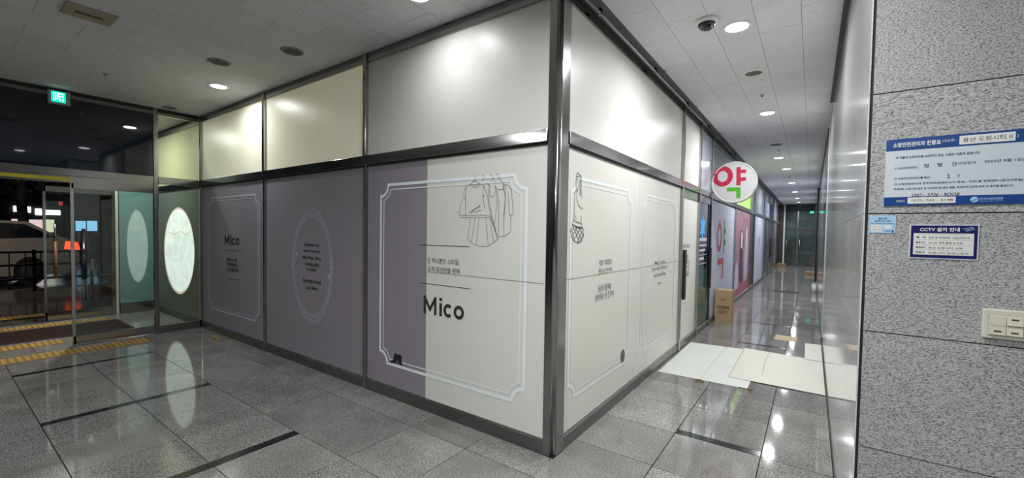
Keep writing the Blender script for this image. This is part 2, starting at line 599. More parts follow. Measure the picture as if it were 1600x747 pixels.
for i in range(-29, 11):                              # columns along y, 0.303 wide
    x0 = 0.424 + 0.303 * (i - 0); x1 = x0 + 0.303
    if x0 < -8.8: continue
    st = 0.0 if i % 2 else 0.303
    for k in range(-9, 43):
        y0 = 0.1 + st + 0.606 * k; y1 = y0 + 0.606
        if x1 < 0.1 and y0 > -0.02: continue
        if x0 > 1.6 and y0 > -0.35: continue
        if x1 < 0.13: y1 = min(y1, 0.0)
        if y1 - y0 < 0.02: continue
        a, b = x0, x1
        if y0 > -0.1 and a < 0.0: a = 0.0
        if y0 > -0.35 and b > XW: b = XW
        if b - a < 0.02: continue
        d = ((x0 + x1) / 2 - CAM.x, (y0 + y1) / 2 - CAM.y)
        vis = (d[0] * FX.x + d[1] * FX.y) > 0.35
        far = (not vis) or y0 > 10.2 or x0 < -6.5 or y0 < -2.4
        ctile(a, b, y0, y1, far)
o = mb.build('distant_ceiling_tiles', M['ceil'], ceil); o['kind'] = 'stuff'

# ------------------------------------------------------------------ long storefront (y = 0) with the mauve and white print
wl = empty('wall_left', (-3.2, 0, 0))
tag(wl, 'long storefront of steel framed mauve and white printed panels', 'wall', kind='structure')
MX = [-0.08, -2.179, -4.304, -6.412]
HW = 0.026
sid = 'panel'
box('backing', -6.45, -0.02, 0.045, 0.12, 0, ZC, M['plaster'], wl)
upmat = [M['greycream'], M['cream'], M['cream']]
PANEL = {}
XB = -1.309
for i in range(3):
    a, b = MX[i + 1] + HW, MX[i] - (HW if i else 0.0)
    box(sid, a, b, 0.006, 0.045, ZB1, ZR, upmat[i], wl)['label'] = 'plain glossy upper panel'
    if i == 0:
        PANEL['w'] = box(sid, XB, b, 0.006, 0.045, ZK, ZB0, M['white'], wl)
        PANEL['w']['label'] = 'white half of the printed panel'
        PANEL['p'] = box(sid, a, XB, 0.006, 0.045, ZK, ZB0, M['purple'], wl)
        PANEL['p']['label'] = 'mauve half of the printed panel'
    else:
        PANEL[i] = box(sid, a, b, 0.006, 0.045, ZK, ZB0, M['purple'], wl)
    # rails of this bay
    box('band_rail', a - 2 * HW, b, -0.022, 0.02, ZB0 + 0.012, ZB1, M['steelx'], wl, bev=0.004)
    box('band_lip', a, b, -0.006, 0.012, ZB0 - 0.006, ZB0 + 0.012, M['seal'], wl)
    box('base_rail', a - 2 * HW, b, -0.012, 0.03, 0.0, ZK - 0.012, M['darksteelx'], wl, bev=0.004)
    box('glazing_bead', a, b, -0.004, 0.02, ZK - 0.012, ZK, M['steelx'], wl)
    box('head_rail', a - 2 * HW, b, -0.010, 0.03, ZR, ZR + 0.045, M['steelx'], wl, bev=0.004)
    box('head_gap', a - 2 * HW, b, 0.002, 0.03, ZR + 0.045, ZC - 0.001, M['darksteelx'], wl)
for k, x in enumerate(MX[1:]):
    box('mullion', x - HW, x + HW, -0.028, 0.03, ZB1, ZC - 0.02, M['steelz'], wl, bev=0.005)
    box('mullion', x - HW + 0.004, x + HW - 0.004, -0.016, 0.03, 0.0, ZB1 - 0.002, M['steelz'], wl, bev=0.005)

OFF = -0.0045            # printed film lies on the panel face at y = 0.006
PO = -0.0035


def frame_print(u0, u1, v0, v1, r, w1, w2, gap, plane, matp, parent, off=PO):
    lines('frame_line', [notched(u0, u1, v0, v1, r)], w1, plane, off, matp, parent, closed=True)
    lines('frame_line', [notched(u0, u1, v0, v1, r, gap)], w2, plane, off, matp, parent, closed=True)


# ---- panel nearest the corner (half mauve, half white)
frame_print(-1.945, -0.259, 0.318, 2.026, 0.108, 0.026, 0.010, 0.045, plL, M['line'], PANEL['w'])
P = PANEL['w']
SEAM = lines('seam_line', [[LU(667, 425), LU(849, 443.5)]], 0.0035, plL, PO, M['greyink'], P)
lines('rule_line', [[LU(656, 382.5), LU(733, 385.5)], [LU(656, 442), LU(735, 451.5)]], 0.005, plL, PO + 0.0004, M['brownink'], P)


def textL(body, px0, px1, pytop, pybot, mat, parent, bold=0.0, plane=plL, U=LU, off=PO + 0.0006):
    a = U((px0), (pytop + pybot) / 2); b = U(px1, (pytop + pybot) / 2)
    cx = (px0 + px1) / 2
    t = U(cx, pytop); d = U(cx, pybot)
    return text(body, (a[0] + b[0]) / 2, (t[1] + d[1]) / 2, t[1] - d[1], plane, off, mat, parent, w=b[0] - a[0], bold=bold)


def mico(px0, px1, pytop, pybot, mat, parent, plane=plL, U=LU, off=PO + 0.0006):
    """the shop word drawn letter by letter in heavy strokes"""
    ym = (pytop + pybot) / 2
    ua, ub = U(px0, ym)[0], U(px1, ym)[0]
    cxm = (px0 + px1) / 2
    vt, vb = U(cxm, pytop)[1], U(cxm, pybot)[1]
    H = vt - vb; W = ub - ua
    kx = W / 2.67                      # letter design: cap height 1, word 2.67 wide
    T = lambda x, y: (ua + x * kx, vb + y * H)
    w = 0.165 * (kx + H) / 2
    prism('letter_m', [T(*q) for q in [(0, 0), (0.0, 1.0), (0.12, 1.0), (0.445, 0.42), (0.77, 1.0), (0.89, 1.0), (0.89, 0), (0.735, 0), (0.735, 0.62), (0.475, 0.16), (0.415, 0.16), (0.155, 0.62), (0.155, 0)]], plane, off - 0.0004, off, mat, parent)
    prism('letter_i', [T(*q) for q in [(1.09, 0), (1.09, 0.70), (1.265, 0.70), (1.265, 0)]], plane, off - 0.0004, off, mat, parent)
    prism('letter_i_dot', [T(1.1775 + 0.11 * math.cos(a), 0.90 + 0.095 * math.sin(a)) for a in [i * PI / 8 for i in range(16)]], plane, off - 0.0004, off, mat, parent)
    lines('letter_c', [[T(1.67 + 0.225 * math.cos(a), 0.355 + 0.275 * math.sin(a)) for a in [0.80 + (2 * PI - 1.6) * i / 20 for i in range(21)]]], w, plane, off, mat, parent)
    lines('letter_o', [[T(2.35 + 0.245 * math.cos(a), 0.355 + 0.275 * math.sin(a)) for a in [2 * PI * i / 26 for i in range(26)]]], w, plane, off, mat, parent, closed=True)


textL('단 하나뿐인 스타일,', 667.5, 717.5, 404.0, 413.0, M['brownink'], P, 0.0)
textL('오직 당신만을 위해', 668, 717.5, 418.0, 426.5, M['brownink'], P, 0.0)
mico(661.5, 724.5, 466, 495, M['brownink'], P)
# clothes on hangers, drawn as thin lines (coordinates in a 690 x 747 sketch of photo region 700..820, 265..395)


def SK(x, y): return LU(700 + x / 5.75, 265 + y / 5.75)


cl = [
    [(233, 105), (240, 95), (250, 72), (245, 55), (232, 55), (226, 65)],
    [(308, 105), (318, 80), (322, 60), (312, 48), (302, 60)], [(383, 105), (398, 75), (398, 55), (386, 45), (374, 58)],
    [(440, 100), (452, 70), (452, 48), (442, 38), (428, 48)],
    [(240, 95), (200, 130)], [(240, 95), (285, 130)], [(398, 75), (432, 125)], [(452, 70), (500, 130)],
    [(160, 150), (200, 130), (215, 150), (245, 160), (275, 148), (288, 128), (320, 140)],
    [(205, 125), (240, 140), (285, 122)],
    [(160, 150), (135, 220), (115, 310), (95, 400), (110, 430), (320, 430), (375, 432), (380, 420)],
    [(160, 160), (155, 250), (155, 405)], [(150, 225), (140, 260), (155, 258)],
    [(110, 410), (230, 412), (310, 408), (380, 418)],
    [(320, 140), (310, 220), (325, 350)], [(310, 220), (320, 245), (333, 225)], [(320, 140), (350, 220), (360, 300), (385, 420)],
    [(288, 320), (230, 355), (190, 385), (250, 378), (300, 362)], [(288, 328), (200, 380)],
    [(200, 432), (190, 520), (172, 620), (210, 655), (245, 678), (310, 692), (360, 685), (410, 655), (450, 620), (430, 560), (405, 490), (375, 432)],
    [(240, 435), (225, 540), (207, 645)], [(277, 432), (265, 540), (250, 678)], [(335, 430), (348, 560), (360, 685)],
    [(375, 440), (392, 550), (410, 655)], [(385, 420), (412, 520), (440, 620)],
    [(330, 125), (365, 130), (380, 150), (372, 195), (375, 245), (400, 240), (415, 230), (425, 180), (420, 140)],
    [(365, 130), (365, 280), (390, 400), (412, 500)], [(430, 180), (438, 300), (425, 420), (415, 500), (430, 560)],
    [(415, 140), (445, 180), (495, 180), (492, 140)], [(440, 190), (455, 300), (450, 590)],
    [(490, 135), (540, 138), (570, 180), (572, 250), (585, 380), (570, 410), (550, 405), (545, 340), (537, 210)],
    [(495, 135), (512, 250), (500, 400), (497, 600)], [(513, 140), (512, 300), (500, 450)],
    [(560, 410), (562, 550), (540, 575), (497, 602), (450, 598)],
]
lines('clothes_drawing', [[SK(*q) for q in s] for s in cl], 0.0034, plL, PO + 0.0006, M['greyink'], P)
# pair of ankle boots at the lower left of the frame


def BK(x, y): return LU(560 + x / 2.432, 440 + y / 2.432)


prism('boot_print', [BK(*q) for q in [(118, 303), (132, 297), (136, 272), (148, 278), (145, 308), (140, 310), (118, 308)]], plL, PO, PO + 0.0008, M['ink'], PANEL['p'])
prism('boot_print', [BK(*q) for q in [(148, 314), (147, 290), (150, 276), (162, 282), (164, 321), (158, 320), (156, 306), (152, 316)]], plL, PO, PO + 0.0008, M['ink'], PANEL['p'])

# ---- middle mauve panel with the oval frame
P = PANEL[1]
cu, cv = -3.19, 1.172
ov = []
for k, (da, db, dv) in enumerate(((0, 0.06, 0.0), (0.0, 0.03, 0.0), (0.0, 0.0, 0.0), (0.0, -0.03, 0))):
    ov.append(ell(cu, cv + dv, 0.425 - 0.014 * k, 0.59 + db, 56)[:-1])
lines('oval_frame', ov, 0.0085, plL, PO, M['lineP'], P, closed=True)


def star(u, v, r, n=4, k=0.35, plane=plL, rot=PI / 2):
    return [(u + (r if i % 2 == 0 else r * k) * math.cos(rot + PI * i / n), v + (r if i % 2 == 0 else r * k) * math.sin(rot + PI * i / n)) for i in range(2 * n)]


for (sx, sy, r, n) in ((463.2, 396.5, 0.045, 6), (457.5, 413.0, 0.04, 4), (461, 407.5, 0.022, 4), (455.5, 419, 0.015, 4),
                       (513.5, 432.5, 0.042, 6), (518, 419.5, 0.04, 4), (514.8, 411, 0.022, 4), (521.5, 420, 0.018, 4), (521.5, 427, 0.014, 4)):
    u, v = LU(sx, sy)
    prism('star_print', star(u, v, r, n), plL, PO, PO + 0.0006, M['lineP'], P)
for vv in (cv + 0.575, cv - 0.575):
    lines('diamond_print', [[(cu - 0.022, vv), (cu, vv + 0.032), (cu + 0.022, vv), (cu, vv - 0.032)]], 0.006, plL, PO + 0.0005, M['lineP'], P, closed=True)
for body, x0, x1, y0, y1, bd in (('Dailywear for', 475, 498.5, 379.5, 386.8, 0.008), ('every moment', 474.5, 499, 390.5, 396.2, 0.008),
                                 ('Matching,', 473, 489.5, 399.5, 406.3, 0.008), ('Mico', 491.5, 501, 401.5, 406.5, 0.02),
                                 ('Comfortable', 475.8, 497.8, 409.5, 416, 0.008), ('& stylish', 479.3, 494, 418.5, 425, 0.008),
                                 ('Everyday mood', 473, 500.5, 436, 445, 0.008), ('with', 478.3, 485.5, 447.5, 452, 0.008), ('Mico', 487, 496, 448, 453.5, 0.02)):
    mico(x0, x1, y0, y1, M['ink'], P) if body == 'Mico' else textL(body, x0, x1, y0, y1, M['ink'], P, bd)
# ---- panel beside the entrance
P = PANEL[2]
frame_print(-6.16, -4.475, 0.35, 2.04, 0.108, 0.026, 0.010, 0.045, plL, M['lineP'], P)
mico(350.8, 373, 367, 382.5, M['ink'], P)
lines('rule_line', [[LU(351, 391.0), LU(375.5, 392.3)], [LU(352, 434.5), LU(375.5, 437.5)]], 0.006, plL, PO, M['brownink'], P)
for body, x0, x1, y0, y1 in (('매일의 스타일', 354, 369.5, 403.5, 409), ('더 특별하게,', 353.5, 370.5, 411, 417), ('나 다움으로', 353.5, 371.5, 418.8, 425)):
    textL(body, x0, x1, y0, y1, M['ink'], P, 0.02)

# ------------------------------------------------------------------ corner post
poly = []
x0, x1, y0, y1, rr = -0.078, 0.012, -0.012, 0.135, 0.034
poly = [(x0, y1), (x0, y0)] + [(x1 - rr + rr * math.sin(t), y0 + rr - rr * math.cos(t)) for t in [PI / 2 * i / 8 for i in range(9)]] + [(x1, y1)]
n = len(poly)
vs = [(x, y, 0.0) for x, y in poly] + [(x, y, ZC - 0.002) for x, y in poly]
fs = [tuple(range(n))[::-1], tuple(range(n, 2 * n))] + [(i, (i + 1) % n, (i + 1) % n + n, i + n) for i in range(n)]
post = obj('trim_1', vs, fs, M['steelz'])
tag(post, 'rounded stainless steel corner post where the two storefronts meet', 'post', kind='structure')
for pgn in post.data.polygons:
    if len(pgn.vertices) == 4 and abs(pgn.normal.x) > 0.05 and abs(pgn.normal.y) > 0.05: pgn.use_smooth = True
box('base_collar', -0.080, 0.014, -0.014, 0.137, 0.0, 0.004, M['seal'], post)

# ------------------------------------------------------------------ corridor storefront (x = 0)
wr = empty('wall_center', (0, 12, 0))
tag(wr, 'row of steel framed shop fronts down the left of the corridor', 'wall', kind='structure')
MY = [0.135, 3.40, 4.45, 5.42, 8.28, 11.35, 12.25, 15.4, 17.6, 20.0, 22.4, YEND]
box('backing', -0.12, -0.045, 0.08, YEND, 0, ZC, M['plaster'], wr)
teal_door = plain('green_door_film', (0.02, 0.105, 0.085), 0.2, var=0.1)
navyfilm = plain('navy_glass', (0.015, 0.03, 0.06), 0.06, var=0.3, vscale=5)
greyglass = plain('grey_shop_glass', (0.16, 0.18, 0.22), 0.08, var=0.25, vscale=2, spec=0.7)
paleglass = plain('pale_shop_glass', (0.42, 0.46, 0.54), 0.15, var=0.12, vscale=2)
limeglow = plain('lime_lightbox', (0.35, 0.55, 0.12), 0.4, emit=0.22, ecol=(0.38, 0.75, 0.16), var=0.05)
blueglow = plain('added_blue_glow', (0.20, 0.22, 0.34), 0.4, emit=0.12, ecol=(0.25, 0.28, 0.9), var=0.05)  # made-up glowing panel, added to tint the corridor ceiling blue
pinkfilm = plain('pink_poster_film', (0.31, 0.15, 0.20), 0.35, var=0.12, vscale=3)
low = ['white', 'door', 'gdoor', 'lilac', 'pink', 'green', 'pale', 'grey', 'grey', 'grey', 'dark']
upm = [M['greycream'], M['greycream'], paleglass, greyglass, limeglow, paleglass, paleglass, blueglow, greyglass, paleglass, M['darkglass']]
LOWP = {}
for i in range(len(MY) - 1):
    a, b = MY[i] + (HW if i else 0), MY[i + 1] - HW
    zhi = ZR
    if i == 4:      # lightbox above the poster, grey glass above it
        box('panel', -0.045, -0.006, a, b, ZB1, 2.78, limeglow, wr)['label'] = 'lit lime green lightbox'
        box('panel', -0.045, -0.006, a, b, 2.78, ZR, greyglass, wr)
    elif i == 7:
        box('panel', -0.045, -0.006, a, b, ZB1, 2.9, blueglow, wr)['label'] = 'blue glowing panel added to tint the ceiling'
        box('panel', -0.045, -0.006, a, b, 2.9, ZR, greyglass, wr)
    elif i == 0:
        box('panel', -0.045, -0.006, a, 1.70, ZB1, ZR, upm[i], wr)
        box('panel', -0.045, -0.006, 1.703, b, ZB1, ZR, upm[i], wr)
    else:
        box('panel', -0.045, -0.006, a, b, ZB1, ZR, upm[i], wr)
    mlow = {'white': M['white'], 'door': M['white'], 'gdoor': teal_door, 'lilac': M['lilac'], 'pink': pinkfilm, 'green': teal_door,
            'pale': M['lilac'], 'grey': greyglass, 'dark': M['darkglass']}[low[i]]
    if i == 0:
        LOWP[0] = box('panel', -0.045, -0.006, a, 1.716, ZK, ZB0, mlow, wr)
        LOWP['0b'] = box('panel', -0.045, -0.006, 1.7185, b, ZK, ZB0, mlow, wr)
    elif i not in (1, 2):
        LOWP[i] = box('panel', -0.045, -0.006, a, b, ZK, ZB0, mlow, wr)
    box('band_rail', -0.02, 0.022, a, b + 2 * HW, ZB0 + 0.012, ZB1, M['steely'], wr, bev=0.004)
    box('band_lip', -0.012, 0.006, a, b, ZB0 - 0.006, ZB0 + 0.012, M['seal'], wr)
    box('base_rail', -0.03, 0.012, a, b + 2 * HW, 0.0, ZK - 0.012, M['darksteely'], wr, bev=0.004)
    box('glazing_bead', -0.02, 0.004, a, b, ZK - 0.012, ZK, M['steely'], wr)
    box('head_rail', -0.03, 0.010, a, b + 2 * HW, ZR, ZR + 0.045, M['steely'], wr, bev=0.004)
    box('head_gap', -0.03, -0.002, a, b + 2 * HW, ZR + 0.045, ZC - 0.001, M['darksteely'], wr)
for y in MY[1:-1]:
    box('mullion', -0.03, 0.028, y - HW, y + HW, 0.0, ZC - 0.02, M['steelz'], wr, bev=0.005)

frame_print(0.219, 1.50, 0.34, 2.016, 0.105, 0.026, 0.010, 0.045, plR, M['line'], LOWP[0])
frame_print(1.855, 3.165, 0.345, 2.016, 0.105, 0.026, 0.010, 0.045, plR, M['line'], LOWP['0b'])
lines('seam_line', [[RU(884, 437.5), (1.716, RU(997, 419)[1])]], 0.0035, plR, PO, M['greyink'], LOWP[0])
lines('seam_line', [[(1.7185, RU(997, 419)[1]), RU(1060, 408)]], 0.0035, plR, PO, M['greyink'], LOWP['0b'])


def textR(body, x0, x1, y0, y1, mat, parent, bold=0.0):
    return textL(body, x0, x1, y0, y1, mat, parent, bold, plR, RU)


P = LOWP[0]
for body, x0, x1, y0, y1 in (('작은 디테일이', 937, 956.5, 405, 414.5), ('만드는 큰 차이', 936.5, 956.8, 418, 427),
                             ('당신의 품격을', 935.5, 955.5, 444, 454), ('완성하는 한 끗 차이', 931, 959.5, 456.5, 467)):
    textR(body, x0, x1, y0, y1, M['greyink'], P, 0.01)
P = LOWP['0b']
for body, x0, x1, y0, y1 in (('Make You Shine', 1024, 1040.5, 407, 412), ("Don't Hide The Best of", 1019.5, 1044, 415.5, 421.5), ('Let Yourself Shine', 1022.5, 1040, 425.5, 431.5), ('Mico', 1029, 1034, 440.5, 443.5)):
    textR(body, x0, x1, y0, y1, M['greyink'], P, 0.006)
# hand holding a chain bag, line drawing (sketch of photo region 880..930, 260..390)


def HK(x, y): return RU(880 + x / 5.74, 260 + y / 5.746)


hd = [[(122, 75), (135, 55), (150, 72), (165, 88), (170, 290)], [(130, 90), (118, 130), (122, 200), (110, 230), (105, 330), (100, 480)],
      [(120, 85), (140, 92), (155, 85)], [(152, 80), (152, 260)], [(160, 82), (160, 262)], [(128, 200), (126, 290), (140, 345), (165, 378), (180, 372)],
      [(135, 100), (138, 180), (128, 240)], [(165, 440), (165, 510)], [(110, 435), (120, 470)],
      [(95, 480), (125, 500), (165, 512)], [(95, 480), (85, 520), (125, 545), (178, 555), (165, 512)], [(85, 520), (125, 540), (178, 552)],
      [(85, 520), (68, 575), (75, 630), (100, 670), (135, 688), (165, 675), (185, 630), (188, 580), (178, 552)],
      [(90, 530), (125, 620), (150, 680)], [(75, 560), (105, 670)], [(115, 545), (165, 650)], [(145, 552), (185, 620)],
      [(130, 548), (90, 610), (78, 630)], [(160, 555), (110, 640), (98, 665)], [(178, 570), (130, 685)], [(105, 540), (72, 590)], [(186, 600), (155, 680)]]
lines('hand_and_bag_drawing', [[HK(*q) for q in s] for s in hd], 0.0050, plR, PO + 0.0008, M['brownink'], LOWP[0])
u, v = RU(973.5, 556.6)
prism('dark_oval_print', ell(u, v, 0.055, 0.062, 20)[:-1], plR, PO, PO + 0.001, plain('slate_print', (0.06, 0.06, 0.065), 0.4, var=0.1), LOWP[0])


# narrow cream shop door
d1 = empty('door_1', (0, 3.925, 0)); tag(d1, 'narrow cream shop door with tall dark pull handle in corridor storefront', 'door', kind='structure')
box('leaf', -0.04, -0.008, 3.43, 4.42, 0.10, 2.12, M['white'], d1)
box('door_header', -0.035, 0.006, 3.43, 4.42, 2.12, 2.225, M['steely'], d1)
dwood = plain('dark_maroon_grip', (0.02, 0.008, 0.01), 0.35, var=0.2)
box('handle', 0.012, 0.045, 3.50, 3.60, 0.70, 1.39, dwood, d1, bev=0.006)
for z in (0.78, 1.30): box('handle_bracket', -0.008, 0.014, 3.53, 3.57, z - 0.02, z + 0.02, M['steelz'], d1)
textL('STAFF ONLY', 1067.5, 1078.5, 382, 387.5, M['greyink'], d1, 0.01, plR, RU, -0.004)
for k, (bd, y0, y1) in enumerate((('월', 398, 401.5), ('영업', 402.5, 406), ('시간', 410, 413), ('안내', 414.5, 418), ('11-20', 423, 427), ('010', 428.5, 431.5))):
    textL(bd, 1072.5, 1076, y0, y1, M['greyink'], d1, 0.02, plR, RU, -0.004)
lines('rule_line', [[RU(1071.5, 409), RU(1077.3, 408.2), RU(1076.8, 428), RU(1071.3, 430)]], 0.012, plR, -0.004, M['greyink'], d1)
# green pharmacy door
d2 = empty('door_2', (0, 4.935, 0)); tag(d2, 'pharmacy glass door, navy film above and green below, with pull bar', 'door', kind='structure')
box('lower_film', -0.04, -0.008, 4.476, 5.394, 0.10, 1.02, teal_door, d2)
box('upper_glass', -0.04, -0.008, 4.476, 5.394, 1.02, 2.12, navyfilm, d2)
box('door_header', -0.035, 0.010, 4.476, 5.394, 2.12, 2.225, M['steely'], d2)
box('stile', -0.035, 0.004, 5.27, 5.30, 0.10, 2.12, M['steelz'], d2)
box('handle', 0.014, 0.05, 5.30, 5.38, 0.68, 1.38, dwood, d2, bev=0.006)
for z in (0.76, 1.30): box('handle_bracket', -0.008, 0.016, 5.32, 5.36, z - 0.02, z + 0.02, M['steelz'], d2)
bluestk = plain('bright_blue_sticker', (0.03, 0.30, 0.72), 0.4, emit=0.25, ecol=(0.05, 0.4, 0.9))
cu_, cv_ = 4.85, 1.72
prism('star_sticker', star(cu_, cv_, 0.24, 6, 0.45), plR, -0.007, -0.005, bluestk, d2)
for (y0, y1, z0, z1) in ((4.62, 5.18, 1.50, 1.55), (4.60, 5.2, 1.415, 1.44), (4.66, 5.1, 1.33, 1.37), (4.6, 5.2, 1.265, 1.275), (4.64, 5.0, 1.19, 1.23), (4.60, 5.22, 1.12, 1.13)):
    box('notice_strip', -0.008, -0.006, y0, y1, z0, z1, M['labelwhite'], d2)
textL('약국', 1092, 1099.5, 386.5, 390.5, M['ink'], d2, 0.02, plR, RU, -0.004)

# lilac pharmacy panel: the word is spelled in letter strokes
P = LOWP[3]
TR = lambda pts: [(6.70 + x, 1.30 + y) for x, y in pts]
lines('letter_ring', [ell(6.40, 1.56, 0.20, 0.235, 28)[:-1]], 0.105, plR, PO, M['red'], P, closed=True)
prism('letter_tick', [(6.35, 1.80), (6.45, 1.80), (6.43, 1.92), (6.37, 1.92)], plR, PO, PO + 0.0006, M['red'], P)
lines('letter_stroke', [[(6.93, 1.24), (6.93, 1.90)], [(6.93, 1.68), (7.12, 1.68)], [(6.93, 1.45), (7.12, 1.45)]], 0.11, plR, PO, M['green'], P)
lines('letter_stroke', [[(6.30, 1.08), (6.86, 1.08), (6.86, 0.72)]], 0.12, plR, PO, M['orange'], P)
# pink poster, two plain standing figures
P = LOWP[4]
pale = plain('poster_lilac', (0.50, 0.42, 0.56), 0.4, var=0.2, vscale=4)
darkp = plain('poster_plum', (0.055, 0.018, 0.03), 0.4, var=0.2, vscale=4)
rosep = plain('poster_rose', (0.36, 0.08, 0.13), 0.4, var=0.15, vscale=4)
skin = plain('poster_pale', (0.66, 0.55, 0.53), 0.4, var=0.1, vscale=4)
prism('poster_ground', [(8.31, ZK + 0.01), (11.32, ZK + 0.01), (11.32, 0.55), (10.2, 0.42), (9.2, 0.62), (8.31, 0.35)], plR, PO, PO + 0.0005, rosep, P)
prism('poster_figure', [(9.25, 0.5), (9.35, 1.1), (9.25, 1.5), (9.45, 1.72), (9.75, 1.72), (9.95, 1.45), (9.85, 1.0), (9.95, 0.4), (9.6, 0.35)], plR, PO + 0.0006, PO + 0.001, darkp, P)
prism('poster_figure', [(9.45, 1.30), (9.45, 1.64), (9.62, 1.70), (9.78, 1.60), (9.76, 1.25)], plR, PO + 0.0011, PO + 0.0014, skin, P)
prism('poster_figure', [(10.2, 0.35), (10.15, 1.0), (10.3, 1.5), (10.45, 1.82), (10.75, 1.82), (10.9, 1.4), (10.95, 0.9), (10.9, 0.4)], plR, PO + 0.0006, PO + 0.001, pale, P)
prism('poster_figure', [(8.55, 0.28), (8.5, 0.75), (8.8, 0.98), (9.15, 0.8), (9.2, 0.3)], plR, PO + 0.0006, PO + 0.001, pale, P)
text('건강', 10.3, 2.02, 0.12, plR, PO + 0.0006, rosep, P, w=0.9)
text('상담\n예약', 14.0, 1.42, 0.28, plR, PO, M['greyink'], LOWP[6], w=0.5)
# far shop doors: stiles and handles
for yy in (18.2, 18.9, 20.7): box('handle', 0.008, 0.04, yy, yy + 0.08, 0.7, 1.5, M['black'], wr)
for yy in (16.3, 18.7, 19.4, 21.2): box('stile', -0.02, 0.012, yy, yy + 0.05, ZK, ZB0, M['steelz'], wr)
for yy in (11.5, 11.9): box('stile', -0.02, 0.012, yy, yy + 0.05, ZK, ZB0, M['steelz'], wr)

# ------------------------------------------------------------------ polished granite corridor wall (x = XW) and rough granite wall (y = YP)
wp = empty('wall_right', (XW, 8, 0))
tag(wp, 'mirror polished grey granite wall along the right of the corridor', 'wall', kind='structure')
box('backing', XW + 0.005, XW + 0.3, YP + 0.03, YEND, 0, ZC, M['plaster'], wp)
ROWS = [0.0, 0.2388, 0.7253, 1.2118, 1.6983, 2.1848, 2.6713, 3.158, ZC]
yb = [YP, 1.55, 3.40, 5.18]
for a, b in zip(yb[:-1], yb[1:]):
    for z0, z1 in zip(ROWS[:-1], ROWS[1:]):
        box('wall_slab', XW, XW + 0.005, a + 0.0008, b - 0.0008, z0 + 0.0012, z1 - 0.0012, M['polished'], wp)
M['polished2'] = plain('pale_polished_wall', (0.55, 0.55, 0.60), 0.06, var=0.05, vscale=2, spec=0.6)
M['creamstone'] = plain('cream_stone_edge', (0.70, 0.68, 0.60), 0.3, var=0.03)
box('edge_strip', XW - 0.004, XW + 0.005, 5.19, 5.55, 0.0, ZC - 0.002, M['creamstone'], wp)
for a, b in ((5.56, 9.0), (9.0, 12.5), (12.5, 16.0), (16.5, 20.5), (20.5, YEND)):
    box('wall_slab', XW, XW + 0.005, a + 0.001, b - 0.001, 0.0, ZC - 0.002, M['polished2'], wp)
darkm = plain('dark_bronze_metal', (0.03, 0.03, 0.035), 0.35, 0.6, var=0.1)
box('ceiling_trim', XW - 0.035, XW, YP + 0.02, 4.17, ZC - 0.03, ZC - 0.001, darkm, wp)
box('ceiling_trim', XW - 0.012, XW, 5.85, 16.0, ZC - 0.03, ZC - 0.001, darkm, wp)
box('skirting_seal', XW - 0.003, XW, YP + 0.01, 5.18, 0.0, 0.004, M['seal'], wp)
box('skirting_seal', XW - 0.003, XW, 5.56, 16.0, 0.0, 0.012, M['seal'], wp)
box('edge_foot', XW - 0.012, XW - 0.004, 5.18, 5.40, 0.0, 0.10, M['black'], wp)
box('dark_pilaster', XW - 0.045, XW, 16.0, 16.5, 0.0, ZC - 0.002, darkm, wp)
box('pilaster', XW - 0.03, XW, 20.5, 20.7, 0.0, ZC - 0.002, M['steelz'], wp)

wf = empty('wall_front', (3.2, YP, 0))
tag(wf, 'rough flamed grey granite wall carrying notices and a light switch', 'wall', kind='structure')
box('backing', XW + 0.012, 5.0, YP + 0.012, YP + 0.03, 0, ZC, M['grout'], wf)
box('corner_gap', XW + 0.0052, XW + 0.0138, YP + 0.006, YP + 0.012, 0, ZC, M['seal'], wf)
xb = [XW + 0.014, 2.62, 3.6, 4.6, 5.0]
for a, b in zip(xb[:-1], xb[1:]):
    for z0, z1 in zip(ROWS[:-1], ROWS[1:]):
        box('wall_slab', a + 0.001, b - 0.001, YP, YP + 0.012, z0 + 0.0022, z1 - 0.0022, M['rough_granite'], wf)

# ------------------------------------------------------------------ hall behind the viewer
wb = box('wall_back', -6.5, 5.0, -6.1, -5.98, 0, ZC, M['darkglass']); tag(wb, 'dark night glazing behind the viewer across the hall', 'wall', kind='structure')
ws = box('wall_side', 4.98, 5.1, -6.0, YP, 0, ZC, M['plaster']); tag(ws, 'plain plaster wall at the far right of the hall', 'wall', kind='structure')

# ------------------------------------------------------------------ entrance glass wall (x = XE)
we = empty('wall_entrance', (XE, -1.5, 0))
tag(we, 'steel and glass entrance screen with dark film glass above the doors', 'wall', kind='structure')


def ebox(name, y0, y1, z0, z1, mat, parent=we, t0=-0.03, t1=0.02, **k): return box(name, XE + t0, XE + t1, y0, y1, z0, z1, mat, parent, **k)


ebox('post', -0.585, -0.53, 0, ZC - 0.002, M['steelz'], bev=0.004)
ebox('band_rail', -0.53, -0.028, ZB0, ZB1, M['steely'], bev=0.004)
ebox('band_rail', -3.0, -0.585, ZB0 + 0.01, ZB1, M['steely'], bev=0.004)
ebox('door_header', -3.0, -0.585, 2.15, ZB0 + 0.006, M['steely'], t0=-0.04, t1=0.005)
ebox('header_strip', -2.6, -1.43, 2.17, 2.215, M['yellow'], t0=0.0055, t1=0.010)
ebox('base_rail', -0.53, -0.028, 0, ZK, M['darksteely'], bev=0.004)
ebox('head_rail', -0.53, -0.028, ZR, ZR + 0.045, M['steely'], t1=0.01)
ebox('head_rail', -3.0, -0.585, ZR, ZR + 0.045, M['darksteely'], t1=0.01)
ebox('head_gap', -3.0, -0.028, ZR + 0.045, ZC - 0.001, M['seal'], t1=0.0)
ebox('pane', -0.53, -0.028, ZK, ZB0, M['glass'], t0=-0.006, t1=0.0)
